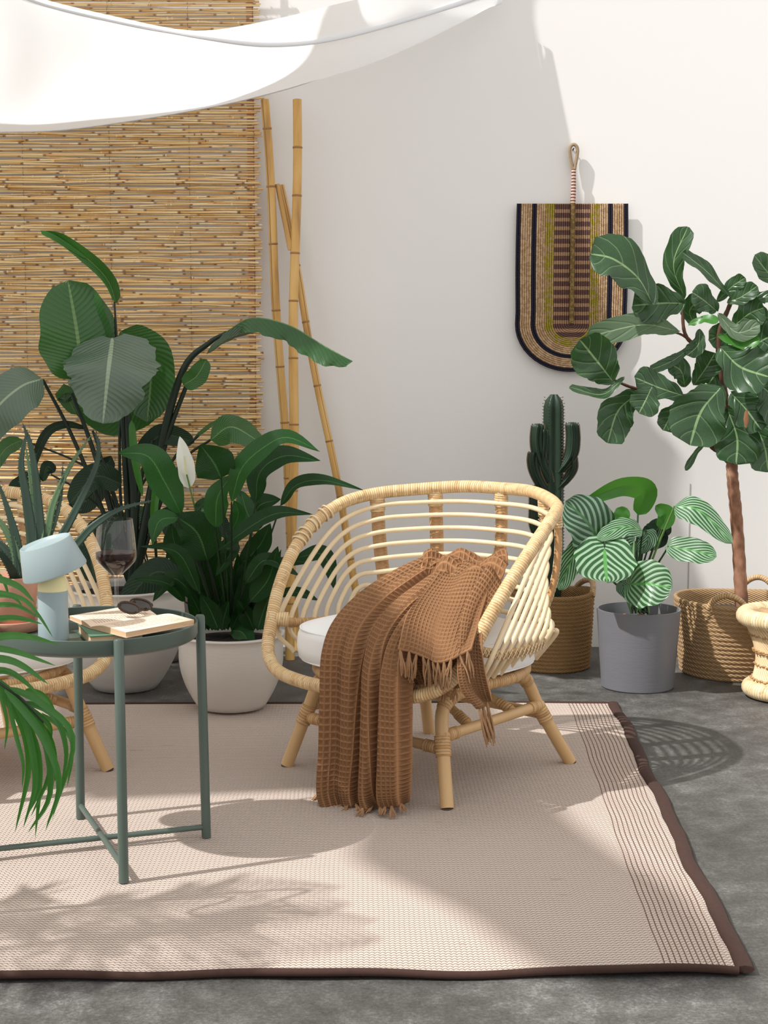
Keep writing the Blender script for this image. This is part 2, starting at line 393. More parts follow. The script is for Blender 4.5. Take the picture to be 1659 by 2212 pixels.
# ---------------- canopy sheet ----------------
def sheet():
    far = [(-420, 300, 5.35), (-150, 290, 5.35), (0, 285, 5.35), (150, 279, 5.33), (380, 245, 5.3), (550, 210, 5.35), (700, 165, 5.42), (880, 85, 5.5), (1040, 0, 5.58), (1085, -30, 5.62)]
    near = [(-420, -260, 4.6), (-150, -90, 4.55), (0, -40, 4.5), (120, 10, 4.5), (300, 48, 4.5), (440, 66, 4.8), (600, 40, 5.0), (767, 0, 5.22), (930, -25, 5.43), (1085, -55, 5.6)]
    seamc = [(-420, -230, 4.68), (-150, -60, 4.65), (0, -30, 4.62), (110, 8, 4.6), (300, 52, 4.6), (430, 76, 4.85), (590, 94, 5.03), (760, 72, 5.25), (1030, -8, 5.54), (1085, -45, 5.61)]
    NF = 60
    f = cat([P(*q) for q in far], NF); n_ = cat([P(*q) for q in near], NF); s_ = cat([P(*q) for q in seamc], NF)
    rows = []
    for k in range(15):
        t = k/14; row = []
        for i in range(NF):
            if t < .25: p = n_[i].lerp(s_[i], t/.25)
            else: p = s_[i].lerp(f[i], (t-.25)/.75)
            tt = (t-.25)/.75
            if t > .25: p = p+Vector((0, 0, -.06*math.sin(PI*tt)+.012*math.sin(i*.45+tt*5)*math.sin(PI*tt)))
            row.append(p)
        rows.append(row)
    t = thing('canopy_sheet', 'white cotton sheet slung overhead as a sagging sun canopy', 'canopy', s_[30])
    a = part('cloth', MB().grid(rows), M['sheet'], t)
    hb = MB(); hb.tube([p+Vector((0, -.002, -.003)) for p in s_], .011, 6, flat=.25, up=(0, -1, .3)); part('hem', hb, M['hem'], t)
    hb = MB(); hb.tube([p for p in f], .003, 6); part('cord', hb, M['hem'], t)
    return t
sheet()
# unseen panels added above the frame, outlines cut to cast the wanted shadows
def shade_blocker(label, pts, z):
    c = sum((Vector((p[0], p[1], z)) for p in pts), Vector())/len(pts)
    t = thing('added_shade_blocker', label, 'shade_blocker', c, group='unseen panels added above the frame to cast shade')
    n = len(pts); rows = []
    b = MB(); ring = [[Vector((p[0], p[1], z)) for p in pts]]
    rr = cat([Vector((p[0], p[1], z)) for p in pts], n*6, closed=True) if n > 8 else [Vector((pts[i][0], pts[i][1], z)).lerp(Vector((pts[(i+1) % n][0], pts[(i+1) % n][1], z)), k/6) for i in range(n) for k in range(6)]
    for k in range(6):
        s = 1-k/5.5; rows.append([c.lerp(p, s)+Vector((0, 0, .06*(1-s))) for p in rr])
    b.grid(rows, cu=True); b.face(rows[-1])
    part('cloth', b, M['shade_blocker'], t)
    b = MB(); b.tube(rr, .004, 5, closed=True); part('cord', b, M['hem'], t)
def back(p, z):        # the point at height z whose shadow falls on p
    t = (z-p.z)/-SUN.z; return p-SUN*t
zz = 2.95
sp = [back(P(*q, WY), zz) for q in ((-500, 170), (300, 90), (800, 30), (1138, -90), (1150, 40), (1200, 290), (1235, 420), (1290, 600), (1345, 850), (1470, 1010), (1200, 1150), (-500, 850))]
shade_blocker('unseen strip added high beside the back wall to shade it', [(p.x, p.y) for p in sp], zz)
zz = 4.0
sp = [back(G(*q), zz) for q in ((150, 1480), (175, 1722), (385, 1683), (450, 1698), (560, 1708), (690, 1714), (755, 1735), (790, 1790), (785, 1868), (1000, 1975), (1240, 2125), (1600, 2135), (1500, 1960), (1330, 1850), (1205, 1750), (1120, 1640), (1070, 1540), (1030, 1440), (600, 1420))]
shade_blocker('unseen patch added high above the rug to shade it', [(p.x, p.y) for p in sp], zz)

# ---------------- rug ----------------
def rug():
    fr = G(1592, 2108); br = G(1318, 1524)
    # local frame: x along the front edge to the right, origin front right
    t = thing('woven_rug', 'large beige flat-woven rug with thin brown stripes along its dark right edge', 'rug', fr)
    ex = (G(1500, 2110)-G(0, 2119)).normalized(); ey = Vector((-ex.y, ex.x, 0))
    D = (br-fr).dot(ey); sk = (br-fr).dot(ex)/D
    W = 2.4; rows = []; NX, NY = 90, 80
    def edge(v): return .004*math.sin(v*17)+.0025*math.sin(v*37+1)
    def pos(a, v):      # a metres from right edge inwards, v 0..1 front to back
        fw = .004*math.sin(a*9)+.003*math.sin(a*23)
        x = -a+(edge(v)+sk*D*v)*(1-min(a/.6, 1))+sk*D*v*min(a/.6, 1)
        y = D*v+fw*(1-v)
        z = .009+.0025*math.sin(a*7+v*11)*math.exp(-a*1.5)+.003*math.exp(-v*12)*(1+math.sin(a*11))
        return Vector((x, y, z))
    for j in range(NY+1):
        v = j/NY; rows.append([pos(W*(i/NX)**1.5, v) for i in range(NX+1)])
    b = MB(); b.grid([r[::-1] for r in rows])
    ORG[t.name] = Vector(); t.rotation_euler = (0, 0, math.atan2(ex.y, ex.x))
    o = part('weave', b, M['rug'], t)
    # the weave material reads distance from the right edge: shear it out through the object space of a straight mesh
    b = MB(); b.tube([pos(-.012, j/80)+Vector((0, 0, .001)) for j in range(81)], [.0165+.0008*math.sin(j*1.3) for j in range(81)], 8, flat=.42, up=(0, 0, 1)); part('side_binding', b, M['binding'], t)
    for v in (0, 1):
        b = MB(); b.tube([pos(W*i/80, v)+Vector((0, -.004 if v == 0 else .004, -.001)) for i in range(81)], .0078 if v == 0 else .006, 6); part('end_binding', b, M['binding'], t)
    return t
rug()

# ---------------- reed blind ----------------
def blind():
    xr = P(562, 600, 5.62).x; L = 1.2; z0 = .2; z1 = 2.46; N = 285
    t = thing('reed_blind', 'golden reed blind hanging on the white wall behind the plants', 'blind', (xr-L/2, 5.62, 1.3), local=True)
    variants = []
    for k in range(16):
        b = MB(); n = 13; pts = []; rad = []
        a1, a2 = R.uniform(-.005, .005), R.uniform(-.003, .003); r0 = R.uniform(.0030, .0046)
        for i in range(n):
            u = i/(n-1); pts.append(Vector((-L/2+L*u, R.uniform(-.001, .001), a1*math.sin(u*PI*R.choice((2, 3)))+a2*math.sin(u*9+k)))); rad.append(r0*(1-.25*u if k % 2 else .75+.25*u))
        b.tube(pts, rad, 6)
        for q in range(4):      # nodes
            u = R.random(); p = pts[0].lerp(pts[-1], u); i = min(int(u*(n-1)), n-2); p = pts[i].lerp(pts[i+1], u*(n-1)-i)
            b.tube([p-Vector((.0025, 0, 0)), p+Vector((.0025, 0, 0))], r0*1.25, 6)
        variants.append(b.mesh('reed', M['reed']))
    for i in range(N):
        o = bpy.data.objects.new('reed', variants[R.randrange(16)]); col.objects.link(o); o.parent = t
        z = z0+(z1-z0)*(i+R.uniform(-.35, .35))/N-1.3
        o.location = (R.gauss(0, .006), R.uniform(-.006, .006), z); o.rotation_euler = (R.uniform(0, 6), R.gauss(0, .0035), PI if R.random() < .5 else 0)
        if R.random() < .03: o.rotation_euler[1] = R.uniform(-.014, .014)
    for px in (60, 245, 415, 552):
        x = P(px, 800, 5.62).x-t.location.x; b = MB(); pts = []
        for i in range(260): pts.append(Vector((x, (.006 if i % 2 else -.006)-.001, z0-1.3+(z1-z0)*i/259)))
        b.tube(pts, .0007, 4); part('string', b, M['string'], t)
    b = MB(); x = P(545, 800, 5.62).x-t.location.x
    b.box((x-.012, .0085, z0-1.3), (x+.014, .0095, z1-1.3)); part('edge_tape', b, M['tape'], t)
    b = MB(); b.tube([(-L/2, .018, z1-1.28), (L/2, .018, z1-1.28)], .012, 10); part('head_rail', b, M['bamboo'], t)
blind()

# ---------------- bamboo poles ----------------
def pole(label, a, bpt, r, nodes, dark=None, half=False):
    a = Vector(a); bpt = Vector(bpt); t = thing('bamboo_pole', label, 'pole', bpt, group='bamboo poles leaning on the wall')
    n = 60; pts = [a.lerp(bpt, i/(n-1))+Vector((.004*math.sin(i*.21), 0, 0)) for i in range(n)]
    b = MB(); b.tube(pts, [r*(1.0+.08*i/n) for i in range(n)], 14); flat_auto(part('culm', b, M['bamboo'], t))
    L = (bpt-a).length
    for k, s in enumerate(nodes):
        p = pts[min(n-1, int(s*(n-1)))]; d = (bpt-a).normalized()
        b = MB(); b.tube([p-d*.004, p-d*.0018, p, p+d*.0018, p+d*.004], [r*1.0, r*1.15, r*1.08, r*1.13, r*1.0], 14, caps=False); part('node', b, M['bamboo_node'], t)
    if dark:
        b = MB(); u = Vector((dark, -.75, 0)).normalized()
        b.tube([p+u*r*.93 for p in pts], r*.14, 6); part('split', b, M['bamboo_dark'], t)
nodesA = [.06+.105*i for i in range(9)]
pole('tall bamboo pole next to the reed blind', P(572, 215, 5.585), G(642, 1404), .0145, nodesA, dark=-.5)
pole('straight golden bamboo pole standing right of the blind edge', P(642, 215, 5.56), G(627, 1425), .0155, [.09, .185, .28, .37, .47, .59, .70, .80, .9])
pole('slanted split bamboo pole with a long dark crack', P(606, 400, 5.63), G(796, 1410), .0125, [.17, .3, .43, .55, .67, .8, .91], dark=.45)
b_ = P(599, 398, 5.60); e_ = P(627, 540, 5.59)
t = thing('bamboo_offcut', 'short split bamboo length tucked behind the straight pole', 'pole', e_)
b = MB(); b.tube([b_.lerp(e_, i/8) for i in range(9)], .0085, 10); flat_auto(part('culm', b, M['bamboo'], t))

# ---------------- leaf builder ----------------
def prof(a, b, t):
    m = a/(a+b); return ((t+1e-4)**a*(1-t+1e-4)**b)/(m**a*(1-m)**b)
PRO = {'ban': (.36, .42), 'spath': (.7, .95), 'fic': (.62, .3), 'cal': (.34, .5), 'strap': (.4, .6), 'roll': (.5, .35), 'roll2': (.35, .6), 'torn': (.2, .5), 'bloom': (.55, .85), 'palm': (.25, .7)}
def leaf(parent, pts, wpx, pr, mat, nrm=(0, -1, .35), fold=.18, wave=.05, lobe=0, name='leaf', nu=8, nv=18, tear=0, curl=0, Y=None, seed=None, label=None, twist=0, ragged=0):
    r = random.Random(seed if seed is not None else R.random())
    w3 = [P(*(p if len(p) == 3 else (p[0], p[1], Y))) for p in pts]
    Ym = sum(p.y for p in w3)/len(w3); wd = wpx*Ym/F
    mid = cat(w3, nv+1); Lg = sum((mid[i+1]-mid[i]).length for i in range(nv))
    N0 = Vector(nrm).normalized(); rows = []; a, bb = PRO[pr]; ph = r.random()*6
    for i in range(nv+1):
        t = i/nv; T = (mid[min(i+1, nv)]-mid[max(i-1, 0)]).normalized()
        S = T.cross(N0)
        if S.length < 1e-3: S = T.cross(Vector((0, 0, 1)))
        S.normalize(); Nn = S.cross(T).normalized()
        if twist:
            Mx = Matrix.Rotation(twist*t, 3, T); S = Mx @ S; Nn = Mx @ Nn
        wv = wd*prof(a, bb, t); row = []
        if pr == 'fic': wv *= 1-.16*math.exp(-((t-.32)/.12)**2)
        for j in range(2*nu+1):
            u = j/nu-1; au = abs(u)
            ww = wv*(1+.035*math.sin(t*17+ph+(2 if u > 0 else 0))*au)
            if ragged: ww *= 1+ragged*au*(math.sin(t*31+ph*3+(2 if u > 0 else 0))*.5+math.sin(t*67+ph)*.3+math.sin(t*13+ph*2)*.5)
            if tear and au > .35:
                k = math.sin(t*tear*PI+(1.1 if u > 0 else 0)); ww *= 1-.16*max(0, k-.75)*4*(au-.35)
            p = mid[i]+S*u*ww+Nn*(fold*au*wv-curl*au*au*wv+wave*wd*au*math.sin(t*11+ph+(1.5 if u > 0 else 0)))
            if lobe: p = p-T*(lobe*Lg*(au**1.5)*(1-t)**4)
            row.append(p)
        rows.append(row)
    b = MB(); b.grid(rows, uvf=lambda i, j: (j/(2*nu), i/nv))
    return part(name, b, M[mat], parent, label=label)
def stem(parent, pts, r0, r1, mat='stem', name='stem', Y=None, seg=7, n=None):
    w3 = [p if isinstance(p, Vector) else P(*(p if len(p) == 3 else (p[0], p[1], Y))) for p in pts]
    n = n or max(8, len(pts)*5); c = cat(w3, n)
    b = MB(); b.tube(c, [r0+(r1-r0)*i/(n-1) for i in range(n)], seg); return part(name, b, M[mat], parent)

# ---------------- strelitzia in white pot ----------------
def bowl_pot(t, c, rt, h, rb, mat, bulge=1.06, name='pot'):
    pr = [(rb*.85, 0), (rb, .004)]
    for i in range(1, 15):
        s = i/14; r = rb+(rt*bulge-rb)*math.sin(min(1, s/.72)*PI/2)**.9
        if s > .72: r = rt*bulge-(rt*(bulge-1))*((s-.72)/.28)**2
        pr.append((r, .004+(h-.012)*s))
    pr += [(rt+.003, h-.006), (rt+.001, h), (rt-.010, h), (rt-.014, h-.01), (rt-.016, h-.05), (rt-.02, h-.06), (.001, h-.06)]
    b = MB(); b.lathe(pr, c, 56); part(name, b, M[mat], t)
    b = MB(); b.lathe([(rt-.0135, h-.022), (rt*.5, h-.014), (.001, h-.010)], c, 56, fn=lambda q, a, k: q+Vector((0, 0, R.uniform(-.0025, .0025) if k else -.002))); part('soil', b, M['soil'], t)
c = P(270, 1400, 4.99); c.z = 0
T = thing('bird_of_paradise_plant', 'tall broad-leaved plant in a white bowl pot behind the side table', 'plant', c)
bowl_pot(T, c, .182, .33, .10, 'potw')
Y = 5.1; base = (285, 1275, Y)
leaf(T, [(176, 822), (168, 730), (147, 606)], 84, 'ban', 'strel', (.35, -1, .25), fold=.10, nv=24, seed=1, Y=5.08)
leaf(T, [(200, 790), (190, 700), (160, 612)], 66, 'ban', 'strel', (-.75, -1, .2), fold=.05, nv=24, seed=2, Y=5.14)
leaf(T, [(243, 730, 5.05), (234, 800, 4.93), (222, 915, 4.9)], 102, 'torn', 'strel_grey', (.05, -1, .5), fold=-.22, tear=7, nv=48, lobe=.06, seed=3, ragged=.05, wave=.07)
leaf(T, [(262, 715, 5.15), (322, 790, 5.17), (318, 912, 5.15)], 56, 'ban', 'strel', (.1, -1, 0), seed=4)
leaf(T, [(345, 850, 5.22), (260, 895, 5.2), (160, 865, 5.2)], 48, 'ban', 'strel', (0, -1, .2), seed=5)
leaf(T, [(251, 655, 5.1), (232, 605, 5.08), (190, 560, 5.03), (130, 515, 4.98), (88, 500, 4.95)], 15, 'roll2', 'strel', (.9, -1, -.4), fold=.9, seed=6)
leaf(T, [(190, 558, 5.02), (150, 528, 4.98), (112, 505, 4.95), (88, 498, 4.94)], 9, 'roll', 'green', (-.2, -1, .8), fold=-.7, seed=66)
leaf(T, [(488, 716, 5.0), (545, 686, 4.92), (625, 702, 4.85), (700, 746, 4.8), (762, 780, 4.78)], 27, 'roll', 'strel', (-.25, -.35, .9), fold=-1.1, tear=7, nv=44, seed=7, ragged=.28)
leaf(T, [(446, 765, 5.02), (500, 728, 4.97), (570, 716, 4.92), (665, 752, 4.87)], 14, 'roll', 'strel_grey', (0, -.7, -.8), fold=-.5, seed=8, ragged=.2)
leaf(T, [(396, 832, 5.03), (425, 812, 5.0), (446, 776, 5.0)], 22, 'ban', 'strel', (.5, -1, .3), seed=9)
leaf(T, [(92, 818, 5.0), (45, 835, 4.95), (-10, 885, 4.9), (-45, 960, 4.9)], 56, 'ban', 'strel_grey', (.2, -1, .5), fold=-.25, seed=10)
leaf(T, [(455, 950, 5.05), (500, 922, 5.0), (562, 955, 4.95)], 34, 'ban', 'strel', (.3, -1, .5), fold=-.3, seed=11)
leaf(T, [(420, 945, 5.1), (480, 912, 5.1), (556, 940, 5.05)], 12, 'strap', 'strel', (0, -.4, 1), seed=12)
leaf(T, [(48, 950, 5.1), (10, 972, 5.05), (-25, 1030, 5.0)], 20, 'strap', 'strel', (0, -1, .4), seed=13)
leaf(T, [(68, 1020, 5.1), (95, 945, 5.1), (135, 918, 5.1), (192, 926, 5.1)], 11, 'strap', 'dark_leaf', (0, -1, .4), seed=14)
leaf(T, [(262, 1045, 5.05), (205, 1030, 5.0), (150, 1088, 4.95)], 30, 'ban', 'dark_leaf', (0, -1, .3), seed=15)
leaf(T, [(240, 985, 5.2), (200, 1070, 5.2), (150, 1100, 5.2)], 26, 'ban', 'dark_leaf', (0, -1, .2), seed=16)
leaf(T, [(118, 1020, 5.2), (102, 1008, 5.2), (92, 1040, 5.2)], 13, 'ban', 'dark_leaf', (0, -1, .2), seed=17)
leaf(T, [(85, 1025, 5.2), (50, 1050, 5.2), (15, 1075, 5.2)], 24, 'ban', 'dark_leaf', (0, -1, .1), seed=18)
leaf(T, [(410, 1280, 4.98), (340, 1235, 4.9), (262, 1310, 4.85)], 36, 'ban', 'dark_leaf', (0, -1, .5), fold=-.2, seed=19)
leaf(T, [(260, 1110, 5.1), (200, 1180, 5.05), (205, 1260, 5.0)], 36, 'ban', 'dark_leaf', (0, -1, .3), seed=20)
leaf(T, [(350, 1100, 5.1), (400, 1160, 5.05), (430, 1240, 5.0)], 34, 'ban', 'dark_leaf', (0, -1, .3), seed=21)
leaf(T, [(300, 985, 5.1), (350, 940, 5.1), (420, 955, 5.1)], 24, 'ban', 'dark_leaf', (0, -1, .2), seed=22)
leaf(T, [(145, 870, 5.15), (140, 850, 5.15), (165, 895, 5.15)], 20, 'ban', 'strel', (0, -1, .2), seed=23)
for pts, r0, r1 in (([base, (205, 1060), (150, 930), (92, 820)], .009, .005), ([base, (225, 1050), (190, 940), (155, 850)], .010, .006),
                    ([base, (270, 1000), (262, 860), (252, 730)], .011, .006), ([(252, 740), (250, 700), (247, 652)], .005, .003),
                    ([base, (345, 975), (395, 800), (450, 742), (490, 718)], .017, .006), ([base, (350, 985), (400, 840), (420, 800)], .010, .006),
                    ([base, (262, 1100), (258, 950), (262, 900)], .006, .004), ([base, (290, 1080), (278, 950), (275, 880)], .018, .010),
                    ([base, (300, 1060), (330, 950)], .010, .006), ([base, (250, 1110), (210, 1000), (185, 925)], .005, .003),
                    ([base, (240, 1060), (170, 1000), (60, 955)], .005, .003), ([base, (240, 1130), (170, 1060), (110, 1025)], .005, .003),
                    ([base, (350, 1080), (400, 990), (455, 950)], .006, .004), ([base, (262, 1120), (230, 1020), (200, 930)], .005, .004),
                    ([base, (325, 1150), (370, 1000), (430, 940)], .007, .004), ([base, (275, 1140), (300, 1060), (345, 990)], .006, .004)):
    stem(T, [q if len(q) == 3 else (q[0], q[1], Y) for q in pts], r0, r1, 'stem_dark')
leaf(T, [(308, 1072, 5.04), (292, 990, 5.03), (284, 908, 5.03)], 9, 'roll', 'green', (0, -1, 0), seed=24, fold=.3)
leaf(T, [(330, 1180, 5.04), (335, 1080, 5.03), (345, 1020, 5.03)], 9, 'roll', 'green', (0, -1, 0), seed=25, fold=.3)

# taupe planter behind
c = P(345, 1400, 5.46); c.z = 0
T = thing('shrubby_plant', 'low dark-leaved plant in a taupe planter against the reed blind', 'plant', c)
bowl_pot(T, c, .125, .29, .09, 'potb', 1.0)
for k in range(9):
    a = -2.2+.55*k; q = c+Vector((.16*math.cos(a), .05*math.sin(a)-.06, R.uniform(.34, .62))); s0 = c+Vector((.03*math.cos(a), 0, .25))
    b = MB(); b.tube(cat([s0, s0.lerp(q, .5)+Vector((0, 0, .06)), q], 9), .003, 5); part('stem', b, M['stem_dark'], T)
    def topx(v):
        d = v-Vector((0, 0, H)); f_ = d.y*math.cos(TILT)-d.z*math.sin(TILT); u_ = d.y*math.sin(TILT)+d.z*math.cos(TILT)
        return (829.5+d.x/f_*F, 1106-u_/f_*F, v.y)
    q2 = q+Vector((.10*math.cos(a), -.05, -.07))
    leaf(T, [topx(q), topx(q.lerp(q2, .5)+Vector((0, 0, .03))), topx(q2)], 20, 'ban', 'dark_leaf', (0, -1, .6), seed=40+k)

# ---------------- peace lily ----------------
c = P(500, 1480, 4.67); c.z = .012
T = thing('peace_lily', 'peace lily with one white bloom in a white round-bottomed pot', 'plant', c)
bowl_pot(T, c, .157, .228, .10, 'potw', 1.0)
Y = 4.68
SL = [([(392, 1112), (355, 1040), (318, 985), (255, 979)], 36, .2), ([(478, 1034), (462, 1000), (432, 960)], 46, 0), ([(500, 1085), (522, 1012), (572, 965), (622, 945), (691, 975)], 26, .3),
      ([(552, 1085), (562, 1020), (615, 985), (692, 996)], 30, .25), ([(606, 1092), (640, 1048), (700, 1038), (786, 1060)], 19, .6), ([(470, 1190), (550, 1132), (605, 1108), (676, 1112)], 22, .5),
      ([(448, 1210), (425, 1150), (375, 1112)], 46, 0), ([(385, 1118), (345, 1125), (328, 1172)], 22, .3), ([(466, 1140), (470, 1075), (502, 1025)], 27, .2), ([(545, 1150), (558, 1095), (606, 1078)], 28, .2),
      ([(500, 1362), (525, 1368), (548, 1412)], 25, .2), ([(640, 1205), (700, 1200), (724, 1276)], 20, .2), ([(530, 1260), (575, 1210), (650, 1245)], 20, .5), ([(480, 1185), (500, 1190), (466, 1245)], 20, .2),
      ([(420, 1110), (440, 1090), (455, 1100)], 18, .5), ([(520, 1060), (535, 1110), (560, 1150)], 20, .1), ([(500, 1150), (515, 1110), (505, 1080)], 17, 0), ([(430, 1280), (390, 1200), (340, 1180)], 18, .3),
      ([(450, 1260), (400, 1190), (300, 1180)], 14, .3), ([(560, 1250), (620, 1215), (672, 1215)], 16, .4), ([(570, 1290), (640, 1280), (690, 1298)], 14, .5), ([(430, 1300), (375, 1250), (330, 1300)], 20, .3),
      ([(400, 1300), (360, 1260), (290, 1250)], 16, .4), ([(505, 1300), (530, 1240), (575, 1200)], 22, .1), ([(455, 1300), (430, 1240), (445, 1180)], 22, .1), ([(480, 1290), (470, 1220), (490, 1160)], 24, 0),
      ([(540, 1300), (580, 1250), (600, 1180)], 26, 0), ([(520, 1220), (560, 1180), (585, 1130)], 26, 0), ([(420, 1230), (380, 1180), (370, 1130)], 26, 0)]
for k, (pts, wp, up) in enumerate(SL):
    n_ = len(pts); yy = Y+R.uniform(-.12, .1)-(.1 if k in (0, 1, 2, 6, 8, 10) else 0)
    leaf(T, [(q[0], q[1], yy-.05*i/n_) for i, q in enumerate(pts)], wp, 'spath', 'spath_mid' if k in (0, 2, 7, 8, 10, 15, 16) else 'spath', (R.uniform(-.3, .3), -1, .3+up*1.6), fold=.22, wave=.08, seed=60+k, nv=20)
    if k != 10:
        q = pts[0]; stem(T, [(500+(q[0]-500)*.25, 1350, Y), (500+(q[0]-500)*.6, (1350+q[1])/2, (Y+yy)/2), (q[0], q[1], yy)], .004, .0025, 'stem' if k % 2 else 'stem_dark')
for k in range(22):
    x0 = 430+k*7; x1 = x0+R.uniform(-50, 50); yy = 4.68+R.uniform(-.1, .08); y1 = R.uniform(1180, 1310)
    leaf(T, [(x0, 1362, yy), ((x0*.6+x1*.4), (1362+y1)/2, yy), (x1, y1, yy-.03)], R.uniform(12, 22), 'spath', 'spath', (R.uniform(-.5, .5), -1, .4), fold=.25, seed=400+k, nv=12, nu=4)
sp = leaf(T, [(407, 1055, 4.62), (398, 1000, 4.62), (388, 942, 4.62)], 20, 'bloom', 'spathe', (.5, -1, .1), fold=.35, name='white_bloom', seed=5, label='single white bloom')
stem(T, [(402, 1025, 4.6), (400, 1005, 4.6), (398, 985, 4.6)], .004, .003, 'spadix', 'spadix')
stem(T, [(470, 1350, 4.78), (440, 1180, 4.7), (418, 1085, 4.63), (402, 1020, 4.61)], .003, .0025, 'stem_light', 'flower_stem')

# ---------------- side table ----------------
def table():
    ft = {'front': G(267, 1916), 'back': G(175, 1778), 'right': G(445, 1818)}
    ctr = (ft['front']+ft['back'])/2; ft['left'] = ctr*2-ft['right']
    c = Vector((ctr.x, ctr.y, 0)); Rr = .2225
    t = thing('side_table', 'round green-grey metal tray table with thin legs', 'table', c)
    dirs = {k: (v-c).normalized() for k, v in ft.items()}
    for k, d in dirs.items():
        p0 = c+d*(Rr+.012); p0.z = .011; p1 = c+d*(Rr+.004); p1.z = .512
        b = MB(); b.tube([p0, p0.lerp(p1, .5), p1-Vector((0, 0, .004)), p1], [.0105, .0105, .0105, .008], 14); part('leg', b, M['metal'], t)
    for a_, b2, z in (('front', 'back', .042), ('left', 'right', .034)):
        q0 = c+dirs[a_]*(Rr+.01); q1 = c+dirs[b2]*(Rr+.01); q0.z = q1.z = z
        b = MB(); b.tube([q0, q0.lerp(q1, .5), q1], .0065, 10); part('cross_bar', b, M['metal'], t)
    b = MB(); r = Rr-.007
    b.lathe([(.001, .472), (r-.012, .472), (r-.003, .477), (r, .483), (r, .508), (r-.001, .509), (r-.003, .508), (r-.004, .487), (r-.01, .4805), (.001, .4805)], c, 96)
    tr = part('tray', b, M['metal'], t); flat_auto(tr)
    a = math.radians(84); p = c+Vector(((r-.0045)*math.cos(a), (r-.0045)*math.sin(a), .498)); b = MB(); b.lathe([(.001, 0), (.0032, 0), (.0032, .001), (.001, .001)], (0, 0, 0), 12)
    b.v = [tuple(Matrix.Rotation(PI/2, 3, 'X') @ Vector(v)+p) for v in b.v]; part('rivet', b, M['lamp'], tr, label='pale rivet')
    return t, c
TB, tc = table(); TZ = .4815
def on(px, py, z=TZ): return G(px, py, z)

# lamp
c = on(116, 1388); 
c = Vector((P(116, 1388, 3.25).x, 3.25, TZ))
T = thing('table_lamp', 'pale blue cordless table lamp with a tilted drum shade', 'lamp', c)
s = 3.27/F
b = MB(); b.lathe([(.02, 0), (.0315, .001), (.0318, .01), (.031, .108), (.0308, .109)], c, 48); part('base', b, M['lamp'], T)
b = MB(); b.lathe([(.0306, .109), (.0300, .118), (.0265, .134), (.024, .141), (.001, .142)], c, 40); part('diffuser', b, M['cream'], T, label='cream domed top')
ctr = P(118, 1232, 3.25); ang = math.radians(-16)
Mr = Matrix.Rotation(math.radians(7), 3, 'X') @ Matrix.Rotation(ang, 3, 'Y')
b = MB(); b.lathe([(.030, .0), (.066, -.003), (.068, -.003), (.0685, 0), (.0545, .062), (.0535, .0635), (.052, .0635), (.045, .058), (.001, .058)], (0, 0, 0), 64)
b.v = [tuple(Mr @ Vector(v)+ctr) for v in b.v]; flat_auto(part('shade', b, M['lamp'], T), 30)

# terracotta pot with aloe
c = Vector((P(24, 1365, 3.39).x, 3.39, TZ))
T = thing('potted_aloe', 'spiky aloe in a pink terracotta pot on the side table', 'plant', c)
b = MB(); b.lathe([(.045, 0), (.062, .001), (.066, .022), (.0655, .024), (.063, .024), (.058, .008), (.02, .006)], c, 48); part('saucer', b, M['terra'], T)
b = MB(); b.lathe([(.045, .006), (.05, .007), (.0615, .118), (.061, .12), (.056, .12), (.054, .1), (.001, .1)], c, 48); part('pot', b, M['terra'], T)
b = MB(); b.lathe([(.055, .106), (.03, .11), (.001, .112)], c, 24); part('soil', b, M['soil'], T)
def succ(parent, pts, wpx, Y, mat='aloe'):
    n = 22; c3 = cat([P(q[0], q[1], q[2] if len(q) == 3 else Y) for q in pts], n); b = MB(); w0 = wpx*Y/F; rows = []
    for i in range(n):
        t = i/(n-1); T_ = (c3[min(i+1, n-1)]-c3[max(i-1, 0)]).normalized(); S = T_.cross(Vector((0, -1, .2))).normalized(); N_ = S.cross(T_)
        w_ = w0*(1-t)**.62*(.92+.12*math.sin(t*3)); th = w_*.42
        rows.append([c3[i]+S*w_*a_+N_*th*b2 for a_, b2 in ((-1, .35), (-.5, .05), (0, -.15), (.5, .05), (1, .35), (.75, -.35), (.3, -.95), (-.3, -.95), (-.75, -.35))])
        if 0 < i < n-1:
            for sg in (-1, 1):
                e = c3[i]+S*w_*sg+N_*th*.3; tp = e+S*sg*.0032+T_*.002
                b.face([e-T_*.0016, e+T_*.0016, tp])
    b.grid(rows, cu=True); return part('leaf', b, M[mat], parent)
for pts, wp, mt in (([(62, 1262), (70, 1190), (58, 1080), (46, 1000), (60, 925)], 15, 'aloe'), ([(60, 1262), (85, 1190), (82, 1080), (68, 970), (48, 912)], 14, 'aloe'),
                    ([(60, 1262, 3.46), (72, 1120, 3.46), (66, 1030, 3.46), (55, 962, 3.46)], 9, 'aloe_light'), ([(62, 1262), (96, 1170), (115, 1090), (150, 1010), (201, 935)], 11, 'aloe_light'),
                    ([(66, 1262), (125, 1170), (170, 1090), (207, 1010), (213, 960), (204, 932)], 11, 'aloe'), ([(66, 1262), (102, 1170), (130, 1080), (136, 1000)], 8, 'aloe'),
                    ([(66, 1262), (150, 1190), (200, 1138), (260, 1100), (335, 1080)], 12, 'aloe'), ([(58, 1262), (38, 1180), (20, 1110), (-8, 1030)], 13, 'aloe'),
                    ([(55, 1262), (36, 1200), (10, 1140), (-25, 1100)], 13, 'aloe_light'), ([(52, 1262), (30, 1215), (0, 1175), (-40, 1160)], 14, 'aloe'), ([(50, 1262, 3.36), (30, 1240, 3.34), (5, 1200, 3.3), (-25, 1180, 3.28)], 13, 'aloe')):
    succ(T, [(P(q[0], q[1], 3.44).x*0+q[0]-(14 if i == 0 else 0), q[1], q[2] if len(q) == 3 else 3.38) for i, q in enumerate(pts)], wp, 3.38, mt)

